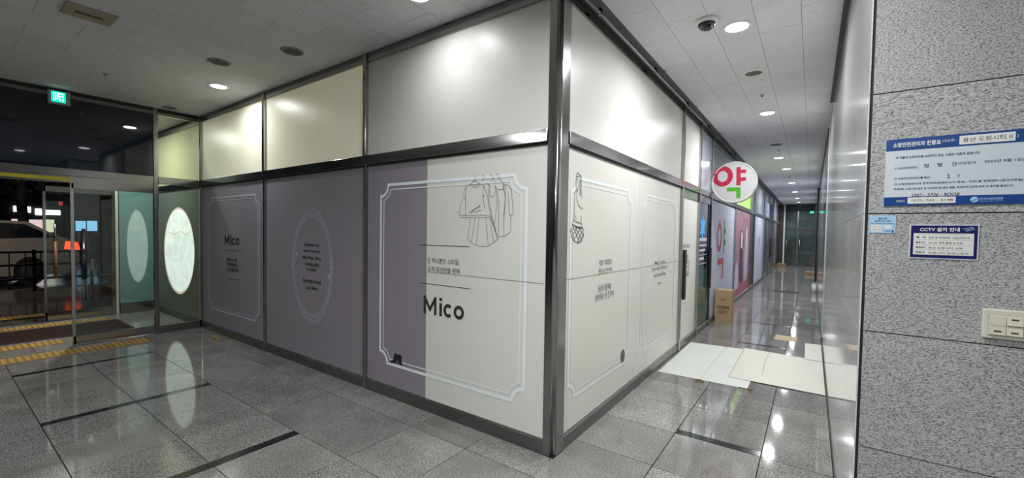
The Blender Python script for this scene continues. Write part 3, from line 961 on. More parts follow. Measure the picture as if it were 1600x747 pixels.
ebox('pane', -0.53, -0.028, ZB1, ZR, M['glass'], t0=-0.006, t1=0.0)
ebox('dark_pane', -3.0, -0.585, ZB1, ZR, M['darkglass'], t0=-0.02, t1=0.0)
ebox('side_wall', -6.0, -3.0, 0, ZC - 0.002, M['plaster'])
d3 = empty('door_3', (XE, -1.0, 0)); tag(d3, 'closed glass entrance door leaf with vertical steel pull and black grip', 'door', kind='structure')
ebox('pane', -1.42, -0.59, 0.125, 2.10, M['glass'], d3, t0=-0.008, t1=0.0)
ebox('top_rail', -1.43, -0.588, 2.08, 2.148, M['steely'], d3, t0=-0.024, t1=0.012)
ebox('bottom_rail', -1.43, -0.588, 0.012, 0.125, M['steely'], d3, t0=-0.024, t1=0.012)
ebox('edge_stile', -1.442, -1.41, 0.012, 2.148, M['steelz'], d3, t0=-0.024, t1=0.012)
hp = tube('pull_handle', [(XE + 0.05, -1.33, 0.59), (XE + 0.05, -1.33, 1.55)], 0.019, M['steelz'], d3, 12)
tube('grip', [(XE + 0.05, -1.33, 0.88), (XE + 0.05, -1.33, 1.275)], 0.029, M['black'], hp, 12)
for z in (0.72, 1.42): tube('handle_bracket', [(XE - 0.002, -1.33, z), (XE + 0.05, -1.33, z)], 0.012, M['steelz'], hp, 8)

# vestibule: shop side wall continues, round lit window, outer wall with teal panel
wv = empty('wall_vestibule', (-7.6, 0, 0))
tag(wv, 'vestibule side wall of dull film below and greenish cream panels above', 'wall', kind='structure')
RC, RZ, RR = -7.52, 1.178, 0.755
box('backing', XO, XE - 0.03, 0.03, 0.12, 0, ZC, M['plaster'], wv)
# lower film panel with a round hole
nn = 48
inner = [(RC + RR * math.cos(2 * PI * i / nn), RZ + RR * math.sin(2 * PI * i / nn)) for i in range(nn)]
U0, U1, V0, V1 = XO + 0.02, XE - 0.03, ZK, ZB0


def to_rect(u, v):
    du, dv = u - RC, v - RZ
    s = 1e9
    if du > 1e-9: s = min(s, (U1 - RC) / du)
    if du < -1e-9: s = min(s, (U0 - RC) / du)
    if dv > 1e-9: s = min(s, (V1 - RZ) / dv)
    if dv < -1e-9: s = min(s, (V0 - RZ) / dv)
    return (RC + du * s, RZ + dv * s)


outer = [to_rect(*q) for q in inner]
vs = [plL(u, v, -0.012) for u, v in inner] + [plL(u, v, -0.012) for u, v in outer]
vs += [plL(u, v, -0.028) for u, v in inner]
fs = [(i, (i + 1) % nn, nn + (i + 1) % nn, nn + i) for i in range(nn)] + [(2 * nn + i, 2 * nn + (i + 1) % nn, (i + 1) % nn, i) for i in range(nn)]
for cu2, cv2 in ((U0, V0), (U1, V0), (U1, V1), (U0, V1)):
    j = min(range(nn), key=lambda i: math.atan2(outer[i][1] - RZ, outer[i][0] - RC) if False else (outer[i][0] - cu2) ** 2 + (outer[i][1] - cv2) ** 2)
    k2 = len(vs); vs.append(plL(cu2, cv2, -0.012))
    for a2 in (j - 1, j):
        fs.append((nn + a2 % nn, nn + (a2 + 1) % nn, k2))
obj('film_panel', vs, fs, M['shopwall'], wv)
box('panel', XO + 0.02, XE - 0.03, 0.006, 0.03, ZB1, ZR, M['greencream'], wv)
box('band_rail', XO + 0.02, XE - 0.03, -0.01, 0.03, ZB0, ZB1, M['steelx'], wv)
box('base_rail', XO + 0.02, XE - 0.03, -0.01, 0.03, 0, ZK, M['darksteelx'], wv)
box('head_rail', XO + 0.02, XE - 0.03, -0.01, 0.03, ZR - 0.02, ZR + 0.04, M['darksteelx'], wv)
w1 = prism('window_1', inner, plL, -0.029, -0.020, M['roundglow'])
tag(w1, 'bright round shop window covered with crumpled white film', 'window', kind='structure')
lines('rim', [[(RC + (RR - 0.02) * math.cos(2 * PI * i / nn), RZ + (RR - 0.02) * math.sin(2 * PI * i / nn)) for i in range(nn)]], 0.03, plL, -0.0195, M['pinkrim'], w1, closed=True)
lines('tear_line', [[(RC - 0.6, 1.50), (RC - 0.2, 1.46), (RC + 0.1, 1.52), (RC + 0.35, 1.46), (RC + 0.62, 1.53)]], 0.012, plL, -0.0192, M['pinkrim'], w1)

wo = empty('wall_outer', (XO, -1.2, 0))
tag(wo, 'outer vestibule screen with a teal mirror panel beside the street doors', 'wall', kind='structure')


def obox(name, y0, y1, z0, z1, mat, parent=wo, t0=-0.03, t1=0.03, **k): return box(name, XO + t0, XO + t1, y0, y1, z0, z1, mat, parent, **k)


obox('teal_panel', -0.50, 0.0, 0.19, 2.27, M['teal'], t0=-0.01, t1=0.01)
obox('base_rail', -0.50, 0.0, 0.0, 0.19, M['steely'])
obox('post', -0.60, -0.556, 0.0, 2.3, M['steelz'])
obox('post', -0.556, -0.518, 0.0, 2.3, plain('cream_lit_post', (0.52, 0.48, 0.38), 0.35, var=0.04))
obox('header', -3.2, 0.0, 2.30, 2.42, M['steely'])
obox('upper_panel', -3.2, 0.0, 2.42, ZC, M['shopwall'])
obox('dark_side_wall', -6.0, -3.2, 0, ZC, M['shopwall'])
box('vestibule_wall', XO, XE, -3.05, -3.0, 0, ZC, M['shopwall'], wo)
d4 = empty('door_4', (XO, -1.0, 0)); tag(d4, 'street side glass door leaf with brown wooden pull handle', 'door', kind='structure')
obox('pane', -1.40, -0.61, 0.15, 2.16, M['glass'], d4, t0=-0.008, t1=0.0)
obox('top_rail', -1.42, -0.602, 2.14, 2.23, M['darksteely'], d4, t0=-0.02, t1=0.02)
obox('bottom_rail', -1.42, -0.602, 0.012, 0.15, M['steely'], d4, t0=-0.02, t1=0.02)
obox('edge_stile', -1.425, -1.395, 0.012, 2.23, M['steelz'], d4, t0=-0.02, t1=0.02)
hw = plain('brown_wood', (0.16, 0.075, 0.03), 0.45, var=0.2, vscale=20)
h4 = tube('pull_handle', [(XO + 0.06, -1.30, 0.72), (XO + 0.06, -1.30, 1.32)], 0.022, hw, d4, 10)
tube('handle_tip', [(XO + 0.06, -1.30, 1.32), (XO + 0.06, -1.30, 1.62)], 0.014, M['steelz'], h4, 8)
for z in (0.85, 1.45): tube('handle_bracket', [(XO, -1.30, z), (XO + 0.06, -1.30, z)], 0.010, M['steelz'], h4, 8)

# ------------------------------------------------------------------ corridor end: glass doors
wend = empty('wall_end', (0.8, YEND, 0))
tag(wend, 'dark glass screen closing the far end of the corridor', 'wall', kind='structure')


def nbox(name, x0, x1, z0, z1, mat, parent=wend, t0=-0.03, t1=0.03, **k): return box(name, x0, x1, YEND + t0, YEND + t1, z0, z1, mat, parent, **k)


endglass = plain('dark_green_glass', (0.06, 0.085, 0.08), 0.03, var=0.5, vscale=1.5, spec=0.8)
nbox('dark_side_panel', 0.0, 0.17, 0, ZC - 0.002, plain('brown_side_panel', (0.05, 0.04, 0.038), 0.4, var=0.3, vscale=4))
nbox('post', 0.17, 0.24, 0, ZC - 0.002, M['whiteplastic'])
nbox('post', 1.55, XW, 0, ZC - 0.002, M['steelz'])
nbox('transom_rail', 0.24, 1.55, 1.98, 2.06, M['steelx'])
nbox('post', 0.80, 0.85, 2.06, 2.95, M['steelz'])
nbox('pane', 0.24, 0.80, 2.06, 2.95, endglass, t0=-0.01, t1=0.01)
nbox('pane', 0.85, 1.55, 2.06, 2.95, endglass, t0=-0.01, t1=0.01)
nbox('head_panel', 0.24, 1.55, 2.95, ZC - 0.002, M['darkglass'])
for nm, a, b, hx in (('door_5', 0.245, 0.825, 0.33), ('door_6', 0.835, 1.545, 0.93)):
    d = empty(nm, ((a + b) / 2, YEND, 0))
    tag(d, 'left leaf of dark glass doors closing the corridor' if nm == 'door_5' else 'right leaf of dark glass doors closing the corridor', 'door', kind='structure')
    nbox('pane', a + 0.03, b - 0.03, 0.12, 1.90, endglass, d, t0=-0.01, t1=0.01)
    nbox('frame_rail', a, b, 0.0, 0.12, M['steelx'], d); nbox('frame_rail', a, b, 1.90, 1.975, M['steelx'], d)
    nbox('frame_stile', a, a + 0.03, 0.12, 1.90, M['steelz'], d); nbox('frame_stile', b - 0.03, b, 0.12, 1.90, M['steelz'], d)
    tube('pull_handle', [(hx, YEND - 0.07, 0.5), (hx, YEND - 0.07, 1.5)], 0.025, M['steelz'], d)
    for z in (0.6, 1.4): tube('handle_bracket', [(hx, YEND - 0.07, z), (hx, YEND - 0.01, z)], 0.014, M['steelz'], d, 6)

# ================================================================== CEILING FIXTURES
LAMPS = [('recessed downlight above the white half of the corner panel', -0.971, -0.42, 0.25), ('recessed downlight above the mauve panels beside the left vents', -4.56, -0.42, 0.50),
         ('recessed downlight beside the dome camera, nearest in the corridor', 0.89, 1.395, 1.15), ('second recessed downlight along the corridor, past the first round vent', 0.885, 4.40, 1.35),
         ('third recessed downlight along the corridor, just beyond the second vent', 0.80, 8.5, 1.5), ('fourth recessed downlight along the corridor, close behind the third', 0.87, 10.4, 1.4),
         ('fifth recessed downlight along the corridor', 0.87, 13.9, 1.6), ('sixth recessed downlight along the corridor', 0.86, 17.3, 1.6),
         ('seventh recessed downlight along the corridor', 0.86, 20.7, 1.6), ('last recessed downlight before the corridor end doors', 0.85, 23.4, 1.5),
         ('recessed downlight just left of the frame near the exit sign', -4.75, -2.25, 0.18), ('recessed downlight behind the viewer over the middle of the hall', -2.75, -3.95, 0.9),
         ('recessed downlight straight behind the viewer', 0.8, -3.95, 3.2), ('recessed downlight behind the viewer facing the granite wall', 2.2, -4.4, 1.5),
         ('recessed downlight above the mouth of the corridor', 0.89, -1.2, 1.8)]
vs, fs = lathe_v([(0.082, 0.0), (0.105, -0.010), (0.112, -0.006), (0.112, 0.0)], n=28)
RING = None
for lab, x, y, pw in LAMPS:
    e = empty('downlight', (x, y, ZC)); tag(e, lab, 'downlight', 'ceiling downlights')
    if RING is None:
        r0 = obj('trim_ring', [(a + x, b + y, c + ZC) for a, b, c in vs], fs, M['whiteplastic'], e, True)
        RING = r0.data
        dv, df = lathe_v([(0.001, -0.003), (0.084, -0.003), (0.084, 0.0)], n=28)
        g0 = obj('diffuser', [(a + x, b + y, c + ZC) for a, b, c in dv], df, M['lamp'], e)
        DIFF = g0.data; offr = Vector(r0.location); offd = Vector(g0.location)
    else:
        r0 = bpy.data.objects.new('trim_ring', RING); COL.objects.link(r0); r0.parent = e; r0.location = offr
        g0 = bpy.data.objects.new('diffuser', DIFF); COL.objects.link(g0); g0.parent = e; g0.location = offd
    ld = bpy.data.lights.new('downlight_lamp', 'AREA'); ld.shape = 'DISK'; ld.size = 0.16
    ld.energy = LAMP_W * pw; ld.color = LAMP_COL; ld.spread = math.radians(165)
    lo = bpy.data.objects.new('downlight_lamp', ld); COL.objects.link(lo); lo.parent = e; lo.location = (0, 0, -0.012)
# vestibule lamp
e = empty('downlight', (-7.7, -1.0, ZC)); tag(e, 'recessed downlight inside the entrance vestibule', 'downlight', 'ceiling downlights')
for me, of in ((RING, offr), (DIFF, offd)):
    r0 = bpy.data.objects.new('trim_ring' if me is RING else 'diffuser', me); COL.objects.link(r0); r0.parent = e; r0.location = of
ld = bpy.data.lights.new('downlight_lamp', 'AREA'); ld.shape = 'DISK'; ld.size = 0.16; ld.energy = 62; ld.color = (1, 0.97, 0.86)
lo = bpy.data.objects.new('downlight_lamp', ld); COL.objects.link(lo); lo.parent = e; lo.location = (0, 0, -0.012)

VENTS = [('round ceiling vent left of centre, nearer the corner panel', -2.75, -0.44), ('round ceiling vent beside the left downlight', -3.67, -0.735),
         ('round ceiling vent between the first two corridor downlights', 0.893, 2.60), ('round ceiling vent just before the third corridor downlight', 0.845, 6.87),
         ('small round ceiling vent above the entrance corner', -6.25, -0.44)]
for k, (lab, x, y) in enumerate(VENTS):
    e = empty('ceiling_vent', (x, y, ZC)); tag(e, lab, 'vent', 'round ceiling vents')
    sc = 0.10 if k < 4 else 0.085
    v2, f2 = lathe_v([(sc * 0.82, 0.0), (sc * 0.84, -0.010), (sc, -0.008), (sc * 1.06, 0.0)], (x, y, ZC), 24)
    obj('outer_ring', v2, f2, M['whiteplastic'] if k == 2 else M['vent'], e, True)
    v2, f2 = lathe_v([(0.001, -0.002), (sc * 0.84, -0.002), (sc * 0.84, 0.0)], (x, y, ZC), 24)
    obj('grille', v2, f2, M['seal'], e)
    for q in range(-3, 4):
        yy = q * sc * 0.22
        hwid = math.sqrt(max(0.0, (sc * 0.82) ** 2 - yy ** 2))
        box('slat', x - hwid, x + hwid, y + yy - 0.004, y + yy + 0.004, ZC - 0.007, ZC - 0.002, M['vent'], e)
# dome camera
e = empty('dome_camera', (0.706, 1.14, ZC)); tag(e, 'small dark dome security camera on ceiling beside the first corridor downlight', 'camera')
v2, f2 = lathe_v([(0.001, 0.0), (0.085, 0.0), (0.085, -0.018), (0.070, -0.030), (0.001, -0.030)], (0.706, 1.14, ZC), 28); obj('mount', v2, f2, M['whiteplastic'], e, True)
v2, f2 = lathe_v([(0.066 * math.cos(t), -0.030 - 0.05 * math.sin(t)) for t in [PI / 2 * i / 8 for i in range(9)]], (0.706, 1.14, ZC), 28)
obj('dome', v2, f2, plain('smoked_dome', (0.03, 0.035, 0.05), 0.08, var=0.1), e, True)
v2, f2 = lathe_v([(0.018, 0.0), (0.018, -0.018), (0.001, -0.018)], (0.735, 1.10, ZC - 0.066), 12); obj('lens', v2, f2, M['black'], e, True)
# sprinklers
for lab, x, y in (('small ceiling sprinkler before the second corridor downlight', 0.90, 3.46), ('small ceiling sprinkler before the third corridor downlight', 0.86, 7.5),
                  ('small dark ceiling sprinkler between exit sign and left vents', -5.2, -1.32), ('small ceiling sprinkler far along the corridor', 0.86, 12.2)):
    e = empty('sprinkler', (x, y, ZC)); tag(e, lab, 'sprinkler', 'ceiling sprinklers')
    v2, f2 = lathe_v([(0.026, 0.0), (0.022, -0.005), (0.008, -0.006), (0.007, -0.016), (0.001, -0.016)], (x, y, ZC), 14); obj('escutcheon', v2, f2, M['vent'], e, True)
    v2, f2 = lathe_v([(0.001, -0.022), (0.013, -0.023), (0.013, -0.025), (0.001, -0.026)], (x, y, ZC), 14); obj('deflector', v2, f2, M['vent'], e, True)
    box('yoke', x - 0.012, x + 0.012, y - 0.002, y + 0.002, ZC - 0.024, ZC - 0.015, M['vent'], e)
# louvred ceiling speaker plate
cx, cy = -3.435, -1.747
e = empty('ceiling_plate', (cx, cy, ZC)); tag(e, 'beige rectangular ceiling plate with a dark slot at upper left', 'ceiling plate')
beige = plain('aged_beige_plastic', (0.36, 0.32, 0.24), 0.5, var=0.06)
box('plate', cx - 0.142, cx + 0.142, cy - 0.152, cy + 0.152, ZC - 0.014, ZC, beige, e, bev=0.004)
box('slot', cx - 0.022, cx + 0.022, cy - 0.085, cy + 0.085, ZC - 0.017, ZC - 0.013, plain('slot_brown', (0.10, 0.08, 0.05), 0.6, var=0.1), e)
# exit sign
ye, ze = -1.53, 3.205
e = empty('exit_sign', (XE + 0.05, ye, 3.13)); tag(e, 'small green illuminated emergency exit sign under the ceiling', 'exit sign')
box('housing', XE + 0.004, XE + 0.06, ye - 0.10, ye + 0.10, 3.13, 3.30, M['housing'], e, bev=0.006)
box('lit_face', XE + 0.06, XE + 0.064, ye - 0.07, ye + 0.055, 3.155, 3.285, M['exitgreen'], e)
pf = lambda u, v, o=0.0: (XE + 0.0645 + o, ye - 0.008 + u, 3.218 + v)
man = [ell(0.004, 0.040, 0.010, 0.010, 12)[:-1]]
lines('pictogram', [[(0.0, 0.022), (-0.006, -0.008)], [(-0.006, -0.008), (0.014, -0.022), (0.010, -0.046)], [(-0.006, -0.008), (-0.018, -0.026), (-0.034, -0.030)],
                    [(0.0, 0.018), (0.020, 0.008), (0.028, 0.016)], [(0.0, 0.018), (-0.018, 0.014), (-0.024, -0.002)], [(0.040, -0.048), (0.040, 0.046), (-0.040, 0.046), (-0.040, -0.048)]], 0.009, pf, 0.0, M['exitwhite'], e)
prism('pictogram', man[0], pf, 0.0, 0.0004, M['exitwhite'], e)
# small exit sign at the corridor end
e = empty('exit_sign', (1.42, YEND - 0.09, 2.82)); tag(e, 'tiny green exit sign above the corridor end doors', 'exit sign')
box('housing', 1.32, 1.52, YEND - 0.085, YEND - 0.031, 2.82, 2.96, M['housing'], e, bev=0.005)
box('lit_face', 1.34, 1.50, YEND - 0.089, YEND - 0.0855, 2.84, 2.94, M['exitgreen'], e)
# conduit with hooks along the corridor ceiling edge
e = empty('conduit', (0.075, 4.0, ZC - 0.03)); tag(e, 'thin steel conduit running along the corridor ceiling edge', 'conduit')
tube('pipe', [(0.065, 0.16, ZC - 0.036), (0.065, 8.2, ZC - 0.036)], 0.012, M['steely'], e, 10)
for y in (0.5, 1.9, 3.3, 4.7, 6.1, 7.5):
    box('clip', 0.048, 0.082, y - 0.012, y + 0.012, ZC - 0.05, ZC - 0.001, M['steely'], e)
for lab, y in (('bent wire hook hanging from ceiling above the white corridor panels', 2.02), ('bent wire hook beside the first corridor mullion top', 3.52), ('bent wire hook beside the round sign', 5.35)):
    hk = tube('wire_hook', [(0.13, y, ZC), (0.13, y, ZC - 0.05), (0.12, y + 0.01, ZC - 0.075), (0.09, y + 0.02, ZC - 0.085), (0.062, y + 0.03, ZC - 0.07)], 0.006, M['vent'], None, 6)
    tag(hk, lab, 'hook', 'ceiling wire hooks')

# ================================================================== ROUND PHARMACY SIGN
SYN = 5.40
sc_u, sc_v, sr = 0.352, 2.495, 0.348
sg = empty('round_sign', (0.0, SYN, sc_v)); tag(sg, 'round white projecting sign with red and green Korean letter', 'sign')
ps = lambda u, v, o=0.0: (sc_u + u, SYN - o, sc_v + v)
bm_ = ell(0, 0, sr, sr, 48)[:-1]
prism('sign_body', bm_, ps, -0.10, 0.0, M['signrim'], sg)
prism('sign_face', ell(0, 0, sr - 0.022, sr - 0.022, 48)[:-1], ps, 0.0005, 0.004, M['signface'], sg)
tv, tf = [], []
rm = tube('rim', [(sc_u + (sr - 0.012) * math.cos(2 * PI * i / 48), SYN - 0.002, sc_v + (sr - 0.012) * math.sin(2 * PI * i / 48)) for i in range(48)], 0.014, M['signrim'], sg, 8, True)


def SG(x, y):    # sketch coordinates of photo region 1090..1190, 240..325 at 8.79 px per px
    p = hit(1090 + x / 8.79, 240 + y / 8.79, 1, SYN)
    return (p.x - sc_u, p.z - sc_v)


c0 = SG(345, 315); rx = (SG(450, 315)[0] - SG(240, 315)[0]) / 2; rz = (SG(345, 208)[1] - SG(345, 422)[1]) / 2
lines('letter_ring', [ell(c0[0], c0[1], rx, rz, 40)[:-1]], 0.078, ps, 0.006, M['red'], sg, closed=True)
prism('letter_tick', [SG(318, 182), SG(380, 178), SG(380, 215), SG(318, 218)], ps, 0.0045, 0.0062, M['red'], sg)
st = [SG(535, 190), SG(592, 184), SG(592, 222), SG(668, 218), SG(668, 266), SG(592, 270), SG(592, 328), SG(665, 322), SG(665, 374), SG(592, 380), SG(590, 436), SG(532, 438)]
prism('letter_stroke', st, ps, 0.0045, 0.0062, M['red'], sg)
prism('letter_stroke', [SG(402, 468), SG(592, 464), SG(588, 612), SG(530, 612), SG(532, 518), SG(402, 522)], ps, 0.0045, 0.0062, M['green'], sg)
br = MB()
for z in (sc_v + 0.13, sc_v - 0.11):
    br.box(-0.004, 0.10, SYN + 0.03, SYN + 0.05, z - 0.008, z + 0.008)
br.box(-0.004, 0.004, SYN + 0.02, SYN + 0.06, sc_v - 0.17, sc_v + 0.19)
br.build('bracket', M['black'], sg)
tube('cable', [(0.03, SYN + 0.04, sc_v + 0.12), (0.02, SYN + 0.04, sc_v + 0.05), (0.04, SYN + 0.04, sc_v), (0.08, SYN + 0.04, sc_v)], 0.005, M['black'], sg, 6)

# ================================================================== NOTICES AND SWITCH ON THE ROUGH GRANITE


def PU(x, y):
    p = hit(x, y, 1, YP)
    return (p.x, p.z)


def prect(name, u0, u1, v0, v1, o0, o1, mat, parent):
    return box(name, u0, u1, YP - o1, YP - o0, v0, v1, mat, parent)


def textP(body, x0, x1, y0, y1, mat, parent, bold=0.0, off=0.0065):
    # slightly sloping rows: use the row's mid-point height
    ym = (y0 + y1) / 2
    a, b = PU(x0, ym), PU(x1, ym); t, d = PU((x0 + x1) / 2, y0), PU((x0 + x1) / 2, y1)
    return text(body, (a[0] + b[0]) / 2, (t[1] + d[1]) / 2, t[1] - d[1], plP, off, mat, parent, w=b[0] - a[0], bold=bold)


n1 = empty('notice_board', (1.87, YP, 1.729)); tag(n1, 'large white fire safety notice with blue bands, above the others', 'notice')
U0, U1, V0, V1 = 1.6855, 2.060, 1.729, 1.994
prect('board', U0, U1, V0, V1, 0.0, 0.004, M['noticewhite'], n1)
prect('top_band', U0, U1, V1 - 0.046, V1, 0.004, 0.0046, M['blue'], n1)
prect('bottom_band', U0, U1, V0, V0 + 0.034, 0.004, 0.0046, M['blue'], n1)
K = (U1 - U0)


def row(body, a, b, v, h, mat, parent=None, bold=0.0, off=0.0052, shear=0.0):
    text(body, U0 + K * (a + b) / 2, v, h, plP, off, mat, parent or n1, w=K * (b - a), bold=bold, shear=shear)


row('소방안전관리자 현황표', 0.055, 0.42, V1 - 0.024, 0.019, M['labelwhite'], bold=0.025)
row('(대상명 :', 0.43, 0.53, V1 - 0.022, 0.012, M['labelwhite'])
prect('name_label', U0 + K * 0.552, U0 + K * 0.925, V1 - 0.040, V1 - 0.008, 0.0046, 0.0052, M['labelwhite'], n1)
row('용산 도원시티 Ⅱ', 0.575, 0.905, V1 - 0.024, 0.017, M['ink'], off=0.0056)
row(')', 0.935, 0.945, V1 - 0.024, 0.014, M['labelwhite'])
row('이 건물의 소방안전을 담당하고 있는 사람은 다음과 같습니다.', 0.08, 0.70, V1 - 0.074, 0.0095, M['ink'], bold=0.012)
row('□ 소방안전관리자 :', 0.075, 0.26, V1 - 0.116, 0.0085, M['ink'], bold=0.012)
row('정', 0.30, 0.335, V1 - 0.112, 0.016, M['ink']); row('병', 0.40, 0.435, V1 - 0.111, 0.016, M['ink']); row('건', 0.505, 0.535, V1 - 0.110, 0.016, M['ink'])
row('(선임일자 :', 0.537, 0.69, V1 - 0.110, 0.011, M['ink']); row('2023년 9월 1일)', 0.73, 0.985, V1 - 0.109, 0.013, M['ink'])
row('□ 소방안전관리대상물 등급 :', 0.075, 0.36, V1 - 0.157, 0.0085, M['ink'], bold=0.012)
row('2', 0.475, 0.495, V1 - 0.156, 0.015, M['ink']); row('급', 0.545, 0.565, V1 - 0.155, 0.009, M['ink'])
row('□ 소방안전관리자 근무위치(화재수신기 위치) : 지하1층 방재센터 (관리사무실)', 0.075, 0.985, V1 - 0.180, 0.0095, M['ink'], bold=0.012)
row('화재예방, 소방시설 설치 및 안전관리에 관한 법률, 화재안전기준에 따라 이 표지를 붙입니다.', 0.075, 0.93, V1 - 0.199, 0.008, M['ink'], bold=0.012)
row('OlO - 5736 - 9OO8', 0.22, 0.57, V0 + 0.040, 0.012, M['ink'], shear=0.3)
row('연락처', 0.10, 0.165, V0 + 0.017, 0.010, M['labelwhite'])
prect('phone_label', U0 + K * 0.188, U0 + K * 0.545, V0 + 0.007, V0 + 0.031, 0.0046, 0.0052, M['labelwhite'], n1)
row('야간) 765 - 5148', 0.215, 0.525, V0 + 0.0185, 0.0115, M['ink'], off=0.0056)
prism('emblem', ell(U0 + K * 0.675, V0 + 0.018, 0.011, 0.0105, 20, rot=0.5)[:-1], plP, 0.0047, 0.0052, M['skyblue'], n1)
lines('emblem_swoosh', [[(U0 + K * 0.645, V0 + 0.010), (U0 + K * 0.675, V0 + 0.015), (U0 + K * 0.705, V0 + 0.026)]], 0.002, plP, 0.0056, M['blue'], n1)
row('한국소방안전원', 0.71, 0.865, V0 + 0.020, 0.009, M['skyblue'], bold=0.02)
row('KOREA FIRE SAFETY INSTITUTE', 0.71, 0.865, V0 + 0.011, 0.003, M['skyblue'])

n2 = empty('notice_board', (1.861, YP, 1.52)); tag(n2, 'navy bordered CCTV notice below the large fire safety notice', 'notice')
U0, U1, V0, V1 = 1.7665, 1.956, 1.521, 1.654; K = U1 - U0
prect('board', U0, U1, V0, V1, 0.0, 0.003, M['noticewhite'], n2)
prect('navy_field', U0 + 0.004, U1 - 0.004, V0 + 0.004, V1 - 0.004, 0.003, 0.0034, M['navy'], n2)
prect('text_field', U0 + 0.012, U1 - 0.013, V0 + 0.016, V1 - 0.034, 0.0034, 0.0038, M['labelwhite'], n2)
row('CCTV 설치 안내', 0.155, 0.73, V1 - 0.019, 0.0155, M['labelwhite'], n2, 0.03, 0.0042)
lines('camera_symbol', [[(U0 + K * 0.77, V1 - 0.017), (U0 + K * 0.90, V1 - 0.010), (U0 + K * 0.93, V1 - 0.018), (U0 + K * 0.82, V1 - 0.025)], [(U0 + K * 0.80, V1 - 0.021), (U0 + K * 0.92, V1 - 0.014)]], 0.0016, plP, 0.0042, M['skyblue'], n2)
row('본 시설은 CCTV를 설치 운영하고 있음을 알려드립니다', 0.14, 0.83, V1 - 0.038, 0.0035, M['greyink'], n2, 0, 0.0042)
for k, (a, b) in enumerate((('목  적', '범죄 및 화재예방, 시설안전관리'), ('촬영시간', '24시간 연속 촬영 및 녹화'), ('촬영범위', '용산 도원시티 내부'), ('책임자', '도원시티 관리사무소'))):
    vv = V1 - 0.050 - 0.0195 * k
    row(a, 0.10, 0.245, vv, 0.0075, M['ink'], n2, 0.015, 0.0042)
    row(b, 0.29, 0.87 if k in (0, 3) else 0.78, vv - 0.001, 0.0085, M['ink'], n2, 0.0, 0.0042)
    lines('rule_line', [[(U0 + K * 0.08, vv - 0.0095), (U0 + K * 0.92, vv - 0.0095)]], 0.0006, plP, 0.0041, M['greyink'], n2)
n3 = empty('notice_board', (1.683, YP, 1.618)); tag(n3, 'small light blue notice sticker left of the CCTV notice', 'notice')
U0, U1, V0, V1 = 1.6435, 1.725, 1.6185, 1.690; K = U1 - U0
prect('board', U0, U1, V0, V1, 0.0, 0.002, M['skyblue'], n3)
row('금연 구역', 0.33, 0.66, V1 - 0.012, 0.007, M['blue'], n3, 0.03, 0.0026)
row('담배연기 없는 건물', 0.20, 0.80, V1 - 0.022, 0.006, M['blue'], n3, 0.02, 0.0026)
row('No Smoking Area Building', 0.06, 0.94, V1 - 0.033, 0.005, M['blue'], n3, 0.01, 0.0026)
prect('white_box', U0 + K * 0.08, U0 + K * 0.50, V0 + 0.006, V0 + 0.033, 0.002, 0.0023, M['labelwhite'], n3)
prect('white_box', U0 + K * 0.58, U0 + K * 0.84, V0 + 0.018, V0 + 0.033, 0.002, 0.0023, M['labelwhite'], n3)
row('위 반 시', 0.14, 0.44, V0 + 0.026, 0.005, M['greyink'], n3, 0, 0.0028); row('과태료 10만', 0.12, 0.46, V0 + 0.015, 0.005, M['greyink'], n3, 0, 0.0028)
prect('mark', U0 + K * 0.87, U0 + K * 0.93, V0 + 0.003, V0 + 0.012, 0.002, 0.0024, M['ink'], n3)
lines('rule_line', [[(U0 + K * 0.6, V0 + 0.009), (U0 + K * 0.85, V0 + 0.009)]], 0.002, plP, 0.0024, M['blue'], n3)

sw = empty('light_switch', (2.03, YP, 1.24)); tag(sw, 'ivory wall plate with three rocker switches at right edge', 'switch')
pl0 = box('plate', 1.973, 2.087, YP - 0.012, YP, 1.238, 1.346, M['ivory'], sw, bev=0.004)
box('inner_frame', 1.985, 2.075, YP - 0.0135, YP - 0.012, 1.250, 1.328, plain('ivory_shade', (0.50, 0.48, 0.38), 0.4, var=0.03), sw)
brn = plain('brown_indicator', (0.13, 0.055, 0.035), 0.4, var=0.1)
for (u0, u1, v0, v1, mk) in ((1.990, 2.0295, 1.254, 1.324, 1.268), (2.0315, 2.071, 1.2905, 1.324, 1.313), (2.0315, 2.071, 1.254, 1.2885, 1.266)):
    r_ = obj('rocker', [(u0, YP - 0.0135, v0), (u1, YP - 0.0135, v0), (u1, YP - 0.0135, v1), (u0, YP - 0.0135, v1),
                        (u0, YP - 0.020, v0 + 0.001), (u1, YP - 0.020, v0 + 0.001), (u1, YP - 0.016, v1 - 0.001), (u0, YP - 0.016, v1 - 0.001),
                        ], [(4, 5, 6, 7), (0, 1, 5, 4), (1, 2, 6, 5), (2, 3, 7, 6), (3, 0, 4, 7)], M['ivory'], sw)
    uc = (u0 + u1) / 2
    tt = (mk - v0) / (v1 - v0)
    yy = YP - 0.020 + 0.004 * tt
    box('indicator', uc - 0.009, uc + 0.009, yy - 0.0006, yy + 0.0006, mk - 0.003, mk + 0.003, brn, r_)
    if v1 - v0 > 0.05: lines('split_line', [[(u0, 1.289), (u1, 1.289)]], 0.0008, plP, 0.0185, brn, r_)

# ================================================================== FLOOR ITEMS


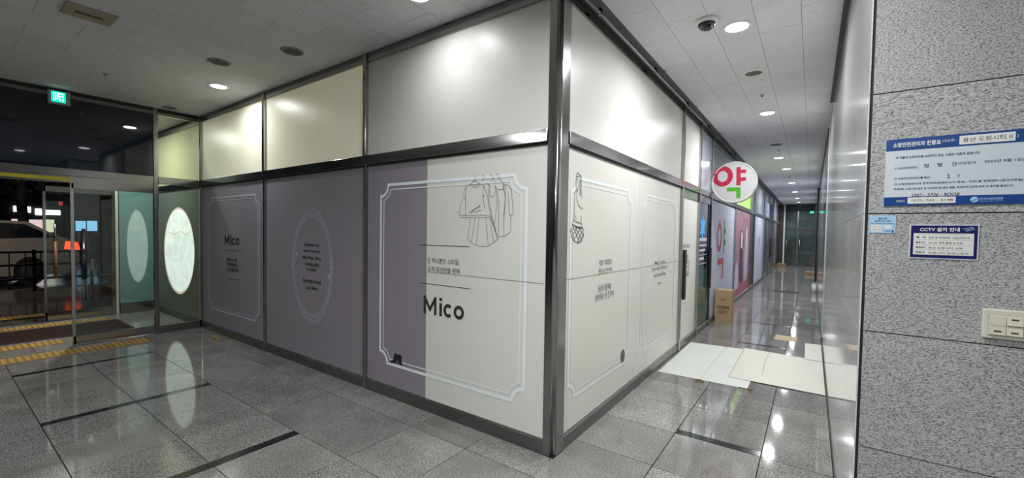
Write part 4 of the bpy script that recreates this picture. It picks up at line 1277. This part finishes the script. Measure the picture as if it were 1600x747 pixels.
def sheet(name, corners, z, th, mat, label, cat, group=None, nx=8, ny=10, wob=0.002, kind=None):
    a, b, c, d = [Vector((*q, 0)) for q in corners]     # near-left, near-right, far-right, far-left
    vs, fs = [], []
    for j in range(ny + 1):
        for i in range(nx + 1):
            s, t = i / nx, j / ny
            p = (a * (1 - s) + b * s) * (1 - t) + (d * (1 - s) + c * s) * t
            edge = 1.0
            p.z = z + th + wob * (0.5 + 0.5 * math.sin(5 * p.x + 2.3 * p.y) * math.sin(3.7 * p.y + p.x)) * edge
            vs.append(p)
    n0 = len(vs)
    vs += [Vector((v.x, v.y, v.z - th)) for v in vs]
    W = nx + 1
    for j in range(ny):
        for i in range(nx):
            q = (j * W + i, j * W + i + 1, (j + 1) * W + i + 1, (j + 1) * W + i)
            fs.append(q); fs.append(tuple(k + n0 for k in q[::-1]))
    rim = [i for i in range(W)] + [j * W + nx for j in range(1, ny + 1)] + [ny * W + i for i in range(nx - 1, -1, -1)] + [j * W for j in range(ny - 1, 0, -1)]
    for k in range(len(rim)):
        p, q = rim[k], rim[(k + 1) % len(rim)]
        fs.append((p, p + n0, q + n0, q))
    o = obj(name, vs, fs, mat)
    tag(o, label, cat, group)
    return o


GP = 'protective boards on the corridor floor'
A = sheet('protective_board', [(0.046, 2.37), (0.955, 2.385), (0.955, 4.12), (0.036, 4.02)], 0.0005, 0.004, M['paper'], 'large white protective board on floor against the printed storefront', 'board', GP)
B = sheet('protective_board', [(0.737, 2.664), (1.612, 2.655), (1.612, 4.07), (0.722, 4.15)], 0.0072, 0.004, M['papercream'], 'off white creased protective board on floor reaching the polished wall', 'board', GP)
Cb = sheet('protective_board', [(1.425, 4.02), (1.612, 4.02), (1.612, 5.02), (1.42, 5.0)], 0.014, 0.004, M['papercream'], 'narrow pale board strip at the foot of the polished wall', 'board', GP, nx=3)
lines_pl = lambda u, v, o=0.0: (u, v, o)
lines('crease', [[(1.04, 2.95), (1.02, 3.5), (1.03, 4.1)]], 0.012, lines_pl, 0.0137, M['crease'], B)
lines('edge_tape', [[(0.742, 2.67), (0.728, 4.14)]], 0.014, lines_pl, 0.0137, M['crease'], B)
lines('crease', [[(0.50, 2.40), (0.49, 3.1), (0.52, 4.05)]], 0.005, lines_pl, 0.0070, M['crease'], A)
tapeb = plain('brown_strap', (0.20, 0.12, 0.06), 0.5, var=0.2, vscale=20)
t1 = tube('strap_loop', [(0.50 + 0.045 * math.cos(a), 2.315 + 0.035 * math.sin(a), 0.012) for a in [i * 2 * PI / 14 for i in range(14)]], 0.006, tapeb, None, 6, True)
tag(t1, 'small brown strap loop at the near edge of the white board', 'strap')
t2 = tube('strap_loop', [(0.88, 2.36, 0.012), (0.93, 2.34, 0.016), (0.99, 2.35, 0.012), (1.0, 2.38, 0.012), (0.95, 2.375, 0.010)], 0.006, tapeb, None, 6)
tag(t2, 'small frayed brown strap end at the near corner of the white board', 'strap')
# tan floor sticker
e = sheet('floor_sticker', [(1.02, 5.07), (1.312, 5.06), (1.318, 5.42), (1.03, 5.44)], 0.0004, 0.002, plain('tan_sticker', (0.46, 0.32, 0.13), 0.5, var=0.12, vscale=14), 'tan rectangular sticker on the corridor floor beyond the boards', 'sticker', nx=2, ny=2, wob=0.0)
lines('printed_rule', [[(1.05, 5.13), (1.29, 5.13)], [(1.05, 5.25), (1.29, 5.25)], [(1.05, 5.37), (1.29, 5.37)]], 0.02, lines_pl, 0.0028, M['crease'], e)
# carton
bx = empty('carton', (0.165, 6.05, 0)); tag(bx, 'tall brown cardboard carton standing against the lilac panel', 'carton')
cx0, cx1, cy0, cy1, ch = 0.034, 0.304, 5.93, 6.22, 0.585
mbx = MB(); mbx.box(cx0, cx1, cy0, cy1, 0.0, ch)
mbx.build('body', M['carton'], bx)
box('front_flap', cx0 + 0.002, cx1 - 0.002, cy0 - 0.004, cy0, 0.435, ch + 0.004, M['carton'], bx)
box('top_flap', cx0, cx1, cy0, (cy0 + cy1) / 2 - 0.002, ch, ch + 0.004, M['carton'], bx)
box('top_flap', cx0, cx1, (cy0 + cy1) / 2 + 0.002, cy1, ch, ch + 0.004, M['carton'], bx)
pc = lambda u, v, o=0.0: (u, cy0 - o, v)
prism('tab_notch', [(0.13, 0.437), (0.20, 0.437), (0.19, 0.40), (0.165, 0.385), (0.14, 0.40)], pc, 0.0005, 0.004, M['cartonedge'], bx)
brk = plain('carton_print', (0.055, 0.035, 0.02), 0.7, var=0.1)
prism('print_block', [(0.065, 0.30), (0.272, 0.30), (0.272, 0.255), (0.065, 0.255)], pc, 0.0006, 0.0012, brk, bx)
lines('print_line', [[(0.085, 0.225), (0.215, 0.225)], [(0.085, 0.205), (0.240, 0.205)], [(0.085, 0.178), (0.245, 0.178)], [(0.085, 0.157), (0.2, 0.157)]], 0.009, pc, 0.0012, brk, bx)
lines('print_line', [[(0.07, 0.278), (0.265, 0.278)]], 0.012, pc, 0.0016, M['carton'], bx)
# cartons and white tub far along the corridor
for lab, x0, x1, y0, y1, h in (('small brown carton at the left foot of the corridor end doors', 0.07, 0.42, 22.7, 23.05, 0.20),
                               ('flat brown carton on floor at the right before the corridor end', 1.28, 1.60, 18.5, 18.95, 0.14)):
    e = empty('carton', ((x0 + x1) / 2, (y0 + y1) / 2, 0)); tag(e, lab, 'carton')
    box('body', x0, x1, y0, y1, 0, h, M['cartonedge'], e)
    box('top_flap', x0, x1, y0, (y0 + y1) / 2 - 0.004, h, h + 0.004, M['cartonedge'], e)
    box('top_flap', x0, x1, (y0 + y1) / 2 + 0.004, y1, h, h + 0.004, M['cartonedge'], e)
e = empty('tub', (1.555, 12.1, 0)); tag(e, 'small white plastic tub on floor against the right corridor wall', 'tub')
v2, f2 = lathe_v([(0.001, 0.0), (0.050, 0.0), (0.062, 0.26), (0.058, 0.26), (0.047, 0.01), (0.001, 0.01)], (1.555, 12.1, 0), 20); obj('bucket', v2, f2, M['whiteplastic'], e, True)
v2, f2 = lathe_v([(0.062, 0.24), (0.067, 0.245), (0.067, 0.262), (0.062, 0.266)], (1.555, 12.1, 0), 20); obj('rim', v2, f2, M['whiteplastic'], e, True)
# gold scrap
gm = plain('gold_foil', (0.42, 0.32, 0.13), 0.3, 0.4, var=0.2, vscale=25)
g = empty('foil_scrap', (-5.4, -0.14, 0)); tag(g, 'small curl of gold foil on floor by the mauve panel', 'scrap')
pts = [(-5.55, -0.19), (-5.47, -0.15), (-5.37, -0.14), (-5.30, -0.17), (-5.28, -0.24)]
vv = []; ff = []
for i, (x, y) in enumerate(pts):
    w_ = [0.006, 0.02, 0.026, 0.02, 0.006][i]; hz = [0.004, 0.02, 0.03, 0.02, 0.004][i]
    vv += [(x, y - w_, hz * 0.4 + 0.001), (x, y, hz + 0.002), (x, y + w_, 0.001)]
for i in range(len(pts) - 1):
    for q in (0, 1): ff.append((3 * i + q, 3 * i + 3 + q, 3 * i + 4 + q, 3 * i + 1 + q))
obj('curl', vv, ff, gm, g, True)
obj('curl', [(-x_ - 10.9, y_ + 0.02, z_) for x_, y_, z_ in vv], ff, gm, g, True)

# ------------------------------------------------------------------ tactile strips and mat


def tactile(label, x0, x1, y0, y1):
    e = empty('tactile_strip', ((x0 + x1) / 2, (y0 + y1) / 2, 0)); tag(e, label, 'tactile strip', 'yellow tactile strips at the entrance')
    box('base', x0, x1, y0, y1, 0.0005, 0.003, M['tactilebase'], e)
    n = int((y1 - y0) / 0.060)
    for i in range(n):
        y = y0 + 0.012 + i * 0.060
        box('rib', x0 + 0.01, x1 - 0.01, y, y + 0.034, 0.003, 0.0075, M['tactile'], e)


tactile('ribbed yellow tactile strip in front of the entrance doors', -6.27, -5.94, -2.8, -0.70)
tactile('ribbed yellow tactile strip just inside the open entrance doorway', -7.03, -6.72, -2.8, -1.46)
tactile('ribbed yellow tactile strip beyond the door mat in the vestibule', -8.5, -8.24, -2.8, -0.72)
tactile('ribbed yellow tactile strip outside on the street pavement', -9.75, -9.40, -3.2, -1.25)
mt = empty('door_mat', (-7.65, -1.75, 0)); tag(mt, 'dark brown door mat on the vestibule floor', 'mat')
box('pile', -8.10, -7.20, -2.8, -0.69, 0.0005, 0.010, M['mat'], mt)
for (a, b, c, d) in ((-8.13, -8.10, -2.8, -0.66), (-7.20, -7.17, -2.8, -0.66), (-8.10, -7.20, -0.69, -0.66)):
    box('edging', a, b, c, d, 0.0005, 0.012, M['seal'], mt)

# ================================================================== STREET AT NIGHT (through the open doors)
gr = box('ground_street', -70, XO - 0.04, -30, 40, -0.14, -0.12, plain('wet_asphalt', (0.02, 0.019, 0.019), 0.16, var=0.4, vscale=1.2)); tag(gr, 'dark wet road surface outside the entrance', 'road', kind='structure')
pv = empty('ground_pavement', (-11.5, 0, -0.12)); tag(pv, 'dark wet pavement slabs outside the entrance', 'pavement', kind='structure')
pm = speckle('wet_paving', (0.02, 0.016, 0.014), (0.05, 0.04, 0.035), (0.08, 0.068, 0.06), 40, 0.12, tone=0.25, cloud=0.35)
for i in range(9):
    for k in range(10):
        box('paving_slab', XO - 0.05 - 0.6 * (i + 1) + 0.003, XO - 0.05 - 0.6 * i - 0.003, -3.6 + 0.6 * k + 0.003, -3.0 + 0.6 * k - 0.003, -0.12, -0.012, pm, pv)
kb = box('kerb', -14.4, -14.2, -8, 10, -0.12, -0.01, M['grout'], pv)
# fence
fz = empty('railing', (-14.0, 0, -0.012)); tag(fz, 'low dark metal railing along the kerb outside', 'railing')
fm = plain('dark_railing', (0.006, 0.006, 0.006), 0.7, var=0.1, spec=0.2)
for z in (0.28, 0.62, 0.93): tube('rail', [(-13.9, -4, z), (-13.9, 5, z)], 0.028, fm, fz)
for k in range(10): box('post', -13.93, -13.87, -4 + k * 1.0 - 0.03, -4 + k * 1.0 + 0.03, -0.012, 0.98, fm, fz)
for k in range(36): box('baluster', -13.91, -13.89, -3.9 + k * 0.25, -3.88 + k * 0.25, 0.28, 0.93, fm, fz)
# car, nose to the left
ca = empty('car', (-17.2, -2.0, -0.12)); tag(ca, 'parked silver car with glowing red tail light beyond the railing', 'car')
paint = plain('silver_paint', (0.42, 0.38, 0.35), 0.35, 0.1, var=0.05)
cg = plain('car_glass', (0.01, 0.01, 0.012), 0.05, var=0.2)
prof = [(0.25, 0.30), (0.28, 0.62), (0.22, 0.95), (0.0, 1.02), (-0.15, 1.05), (-0.75, 1.38), (-2.0, 1.42), (-2.9, 1.08), (-4.0, 0.95), (-4.25, 0.70), (-4.25, 0.32), (-3.9, 0.22), (0.0, 0.22)]
pcar = lambda u, v, o=0.0: (-16.4 - o, u - 0.10, v * 1.3 - 0.12)
prism('body', prof, pcar, 0.0, 1.7, paint, ca)
for s in (-0.004, 1.704):
    prism('side_window', [(-0.25, 1.05), (-0.80, 1.32), (-1.35, 1.35), (-1.35, 1.03)], pcar, s - 0.004, s + 0.004, cg, ca)
    prism('side_window', [(-1.42, 1.03), (-1.42, 1.35), (-1.98, 1.36), (-2.72, 1.07)], pcar, s - 0.004, s + 0.004, cg, ca)
for u in (-0.72, -3.42):
    for s in (-0.02, 1.55):
        w_ = prism('wheel', ell(u, 0.31, 0.31, 0.31, 24)[:-1], pcar, s, s + 0.17, M['seal'], ca)
        prism('hubcap', ell(u, 0.31, 0.19, 0.19, 16)[:-1], pcar, s - 0.006 if s < 0 else s + 0.17, s if s < 0 else s + 0.176, M['steelz'], w_)
tail = plain('tail_light', (0.6, 0.02, 0.01), 0.3, emit=3.0, ecol=(1.0, 0.06, 0.02))
prism('tail_light', [(0.235, 0.92), (0.29, 0.72), (-0.05, 0.78), (-0.02, 0.95)], pcar, -0.012, 0.3, tail, ca)
# buildings with lit shop signs
bd = empty('shop_building', (-34, 3, -0.12)); tag(bd, 'dark shop building across the street with bright white sign lamps', 'building')
bw = plain('night_wall', (0.012, 0.012, 0.014), 0.8, var=0.3)
box('wall', -38, -33.0, -10, 3.1, -0.12, 9, bw, bd)
sgl = plain('shop_sign_white', (0.9, 0.92, 1), 0.4, emit=5.0, ecol=(0.9, 0.94, 1.0))
ylw = plain('shop_window_warm', (0.9, 0.85, 0.6), 0.4, emit=0.9, ecol=(1.0, 0.9, 0.62))
pnk = plain('shop_window_pink', (0.9, 0.7, 0.75), 0.4, emit=0.7, ecol=(1.0, 0.72, 0.75))
bcm = plain('screen_blue', (0.4, 0.6, 0.9), 0.4, emit=1.7, ecol=(0.35, 0.62, 1.0))
pb = lambda u, v, o=0.0: (-33.0 + o, u, v)


def far_rect(x0, x1, y0, y1, mat, name, parent, xx=-32.98):
    a = hit(x0, y0, 0, xx); b = hit(x1, y1, 0, xx)
    return box(name, xx - 0.015, xx + 0.03, a.y, b.y, b.z, a.z, mat, parent)


for (x0, x1, y0, y1) in ((21, 36, 322, 331), (38, 48, 323, 332), (55, 65, 326, 336), (67, 94, 328, 336)):
    far_rect(x0, x1, y0, y1, sgl, 'sign_lamp', bd)
far_rect(40, 66, 343, 362, pnk, 'window', bd); far_rect(66.5, 85, 343, 363, ylw, 'window', bd); far_rect(18, 31, 342, 362, pnk, 'window', bd)
far_rect(40, 60, 355.5, 359, plain('shop_goods_green', (0.02, 0.08, 0.02), 0.6, var=0.2), 'window_display', bd, -32.93)
rdl = plain('red_neon', (0.3, 0.0, 0.01), 0.5, emit=0.5, ecol=(1, 0.05, 0.08))
far_rect(92, 98, 315, 321, rdl, 'neon_mark', bd)
b2 = empty('shop_building', (-34, 6, -0.12)); tag(b2, 'dark building to the right across the street with two blue screens', 'building')
box('wall', -38, -33.0, 3.15, 14, -0.12, 8, plain('night_wall_brown', (0.012, 0.012, 0.014), 0.8, var=0.3), b2)
a2 = far_rect(118, 134, 345, 361, bcm, 'screen', b2); a3 = far_rect(136, 152, 345, 361, bcm, 'screen', b2)
far_rect(121, 127, 363, 378, plain('dim_poster', (0.25, 0.25, 0.25), 0.6, emit=0.1), 'poster', b2)
# tree trunk silhouettes
tr = empty('street_tree', (-21, 0.35, -0.12)); tag(tr, 'dark street tree silhouette behind the car', 'tree')
bk = plain('dark_bark', (0.012, 0.01, 0.009), 0.9, var=0.3)
tx, ty = -21, hit(38, 350, 0, -21).y
tube('trunk', [(tx, ty, -0.12), (tx, ty + 0.02, 1.0), (tx, ty - 0.05, 2.2), (tx, ty, 3.4)], 0.13, bk, tr, 10)
for (dy, dz) in ((0.9, 1.4), (-0.8, 1.3), (0.35, 1.8), (-0.3, 1.9)):
    tube('branch', [(tx, ty - 0.03, 2.2), (tx + 0.1, ty + dy * 0.5, 2.2 + dz * 0.6), (tx + 0.1, ty + dy, 2.2 + dz)], 0.05, bk, tr, 6)
mbl = MB()
for k in range(420):
    a = random.random() * 2 * PI; rr_ = 1.5 * math.sqrt(random.random()); zz = 3.6 + random.uniform(-0.9, 1.0)
    px, py = tx + rr_ * math.cos(a), ty + rr_ * math.sin(a)
    d1 = Vector((random.uniform(-1, 1), random.uniform(-1, 1), random.uniform(-1, 1))).normalized() * 0.14
    d2 = d1.cross(Vector((random.uniform(-1, 1), random.uniform(-1, 1), 1))).normalized() * 0.09
    c = Vector((px, py, zz))
    mbl.add([c - d1, c + d2, c + d1, c - d2], [(0, 1, 2, 3)])
o = mbl.build('leaves', plain('dark_leaf', (0.012, 0.02, 0.01), 0.7, var=0.3), tr); o['kind'] = 'stuff'
# folding chair and red cart just outside
chx, chy = -11.9, hit(150, 400, 0, -11.9).y
cz = -0.012
ch = empty('folding_chair', (chx, chy, cz)); tag(ch, 'pale folding chair standing outside behind the glass door', 'chair')
wp_ = plain('pale_chair_plastic', (0.42, 0.40, 0.34), 0.5, var=0.06)
obj('seat', [(chx - 0.17, chy - 0.02, 0.45), (chx + 0.17, chy - 0.02, 0.45), (chx + 0.17, chy + 0.36, 0.42), (chx - 0.17, chy + 0.36, 0.42),
             (chx - 0.17, chy - 0.02, 0.48), (chx + 0.17, chy - 0.02, 0.48), (chx + 0.17, chy + 0.36, 0.45), (chx - 0.17, chy + 0.36, 0.45)], BF, wp_, ch)
box('backrest', chx - 0.17, chx + 0.17, chy - 0.06, chy - 0.03, 0.55, 0.82, wp_, ch)
for sx in (-0.15, 0.15):
    tube('leg', [(chx + sx, chy - 0.06, 0.82), (chx + sx, chy + 0.02, 0.45), (chx + sx, chy + 0.30, cz)], 0.012, M['steelz'], ch, 6)
    tube('leg', [(chx + sx, chy + 0.30, 0.43), (chx + sx, chy - 0.06, cz)], 0.012, M['steelz'], ch, 6)
rcx, rcy = -10.5, hit(163, 450, 0, -10.5).y
rc = empty('hand_cart', (rcx, rcy, cz)); tag(rc, 'small red hand cart with blue bag outside the glass door', 'cart')
redm = plain('red_plastic', (0.22, 0.03, 0.02), 0.45, var=0.1)
mbc = MB()
for (a_, b_, c_, d_) in ((-0.2, 0.2, -0.22, -0.20), (-0.2, 0.2, 0.20, 0.22), (-0.2, -0.18, -0.2, 0.2), (0.18, 0.2, -0.2, 0.2)):
    mbc.box(rcx + a_, rcx + b_, rcy + c_, rcy + d_, 0.17, 0.36)
mbc.box(rcx - 0.2, rcx + 0.2, rcy - 0.2, rcy + 0.2, 0.16, 0.18)
mbc.build('basket', redm, rc)
for sx in (-0.17, 0.17):
    for sy in (-0.18, 0.18): tube('leg', [(rcx + sx, rcy + sy, 0.17), (rcx + sx, rcy + sy, cz)], 0.012, M['steelz'], rc, 6)
v2, f2 = lathe_v([(0.14 * math.sin(PI * i / 8), 0.10 - 0.10 * math.cos(PI * i / 8)) for i in range(9)], (rcx, rcy + 0.02, 0.25), 14)
bag = obj('cloth_bag', v2, f2, plain('teal_cloth', (0.03, 0.10, 0.12), 0.8, var=0.2), None, True); tag(bag, 'dark teal cloth bag lying in the red hand cart', 'bag')
# unseen street lamp, added to light the car and the wet ground
sl = empty('added_street_lamp', (-14.8, -5.6, -0.12)); tag(sl, 'unseen street lamp added at the kerb to light the parked car', 'street lamp')
tube('pole', [(-14.8, -5.6, -0.12), (-14.8, -5.6, 5.6), (-14.8, -5.2, 6.1), (-14.8, -4.2, 6.2)], 0.07, fm, sl, 8)
box('lamp_head', -14.95, -14.65, -4.3, -3.7, 6.16, 6.26, M['housing'], sl)
ld = bpy.data.lights.new('added_street_bulb', 'AREA'); ld.size = 0.3; ld.energy = 230; ld.color = (1, 0.9, 0.8)
lo = bpy.data.objects.new('added_street_bulb', ld); COL.objects.link(lo); lo.parent = sl; lo.location = (0, 1.6, 6.25)
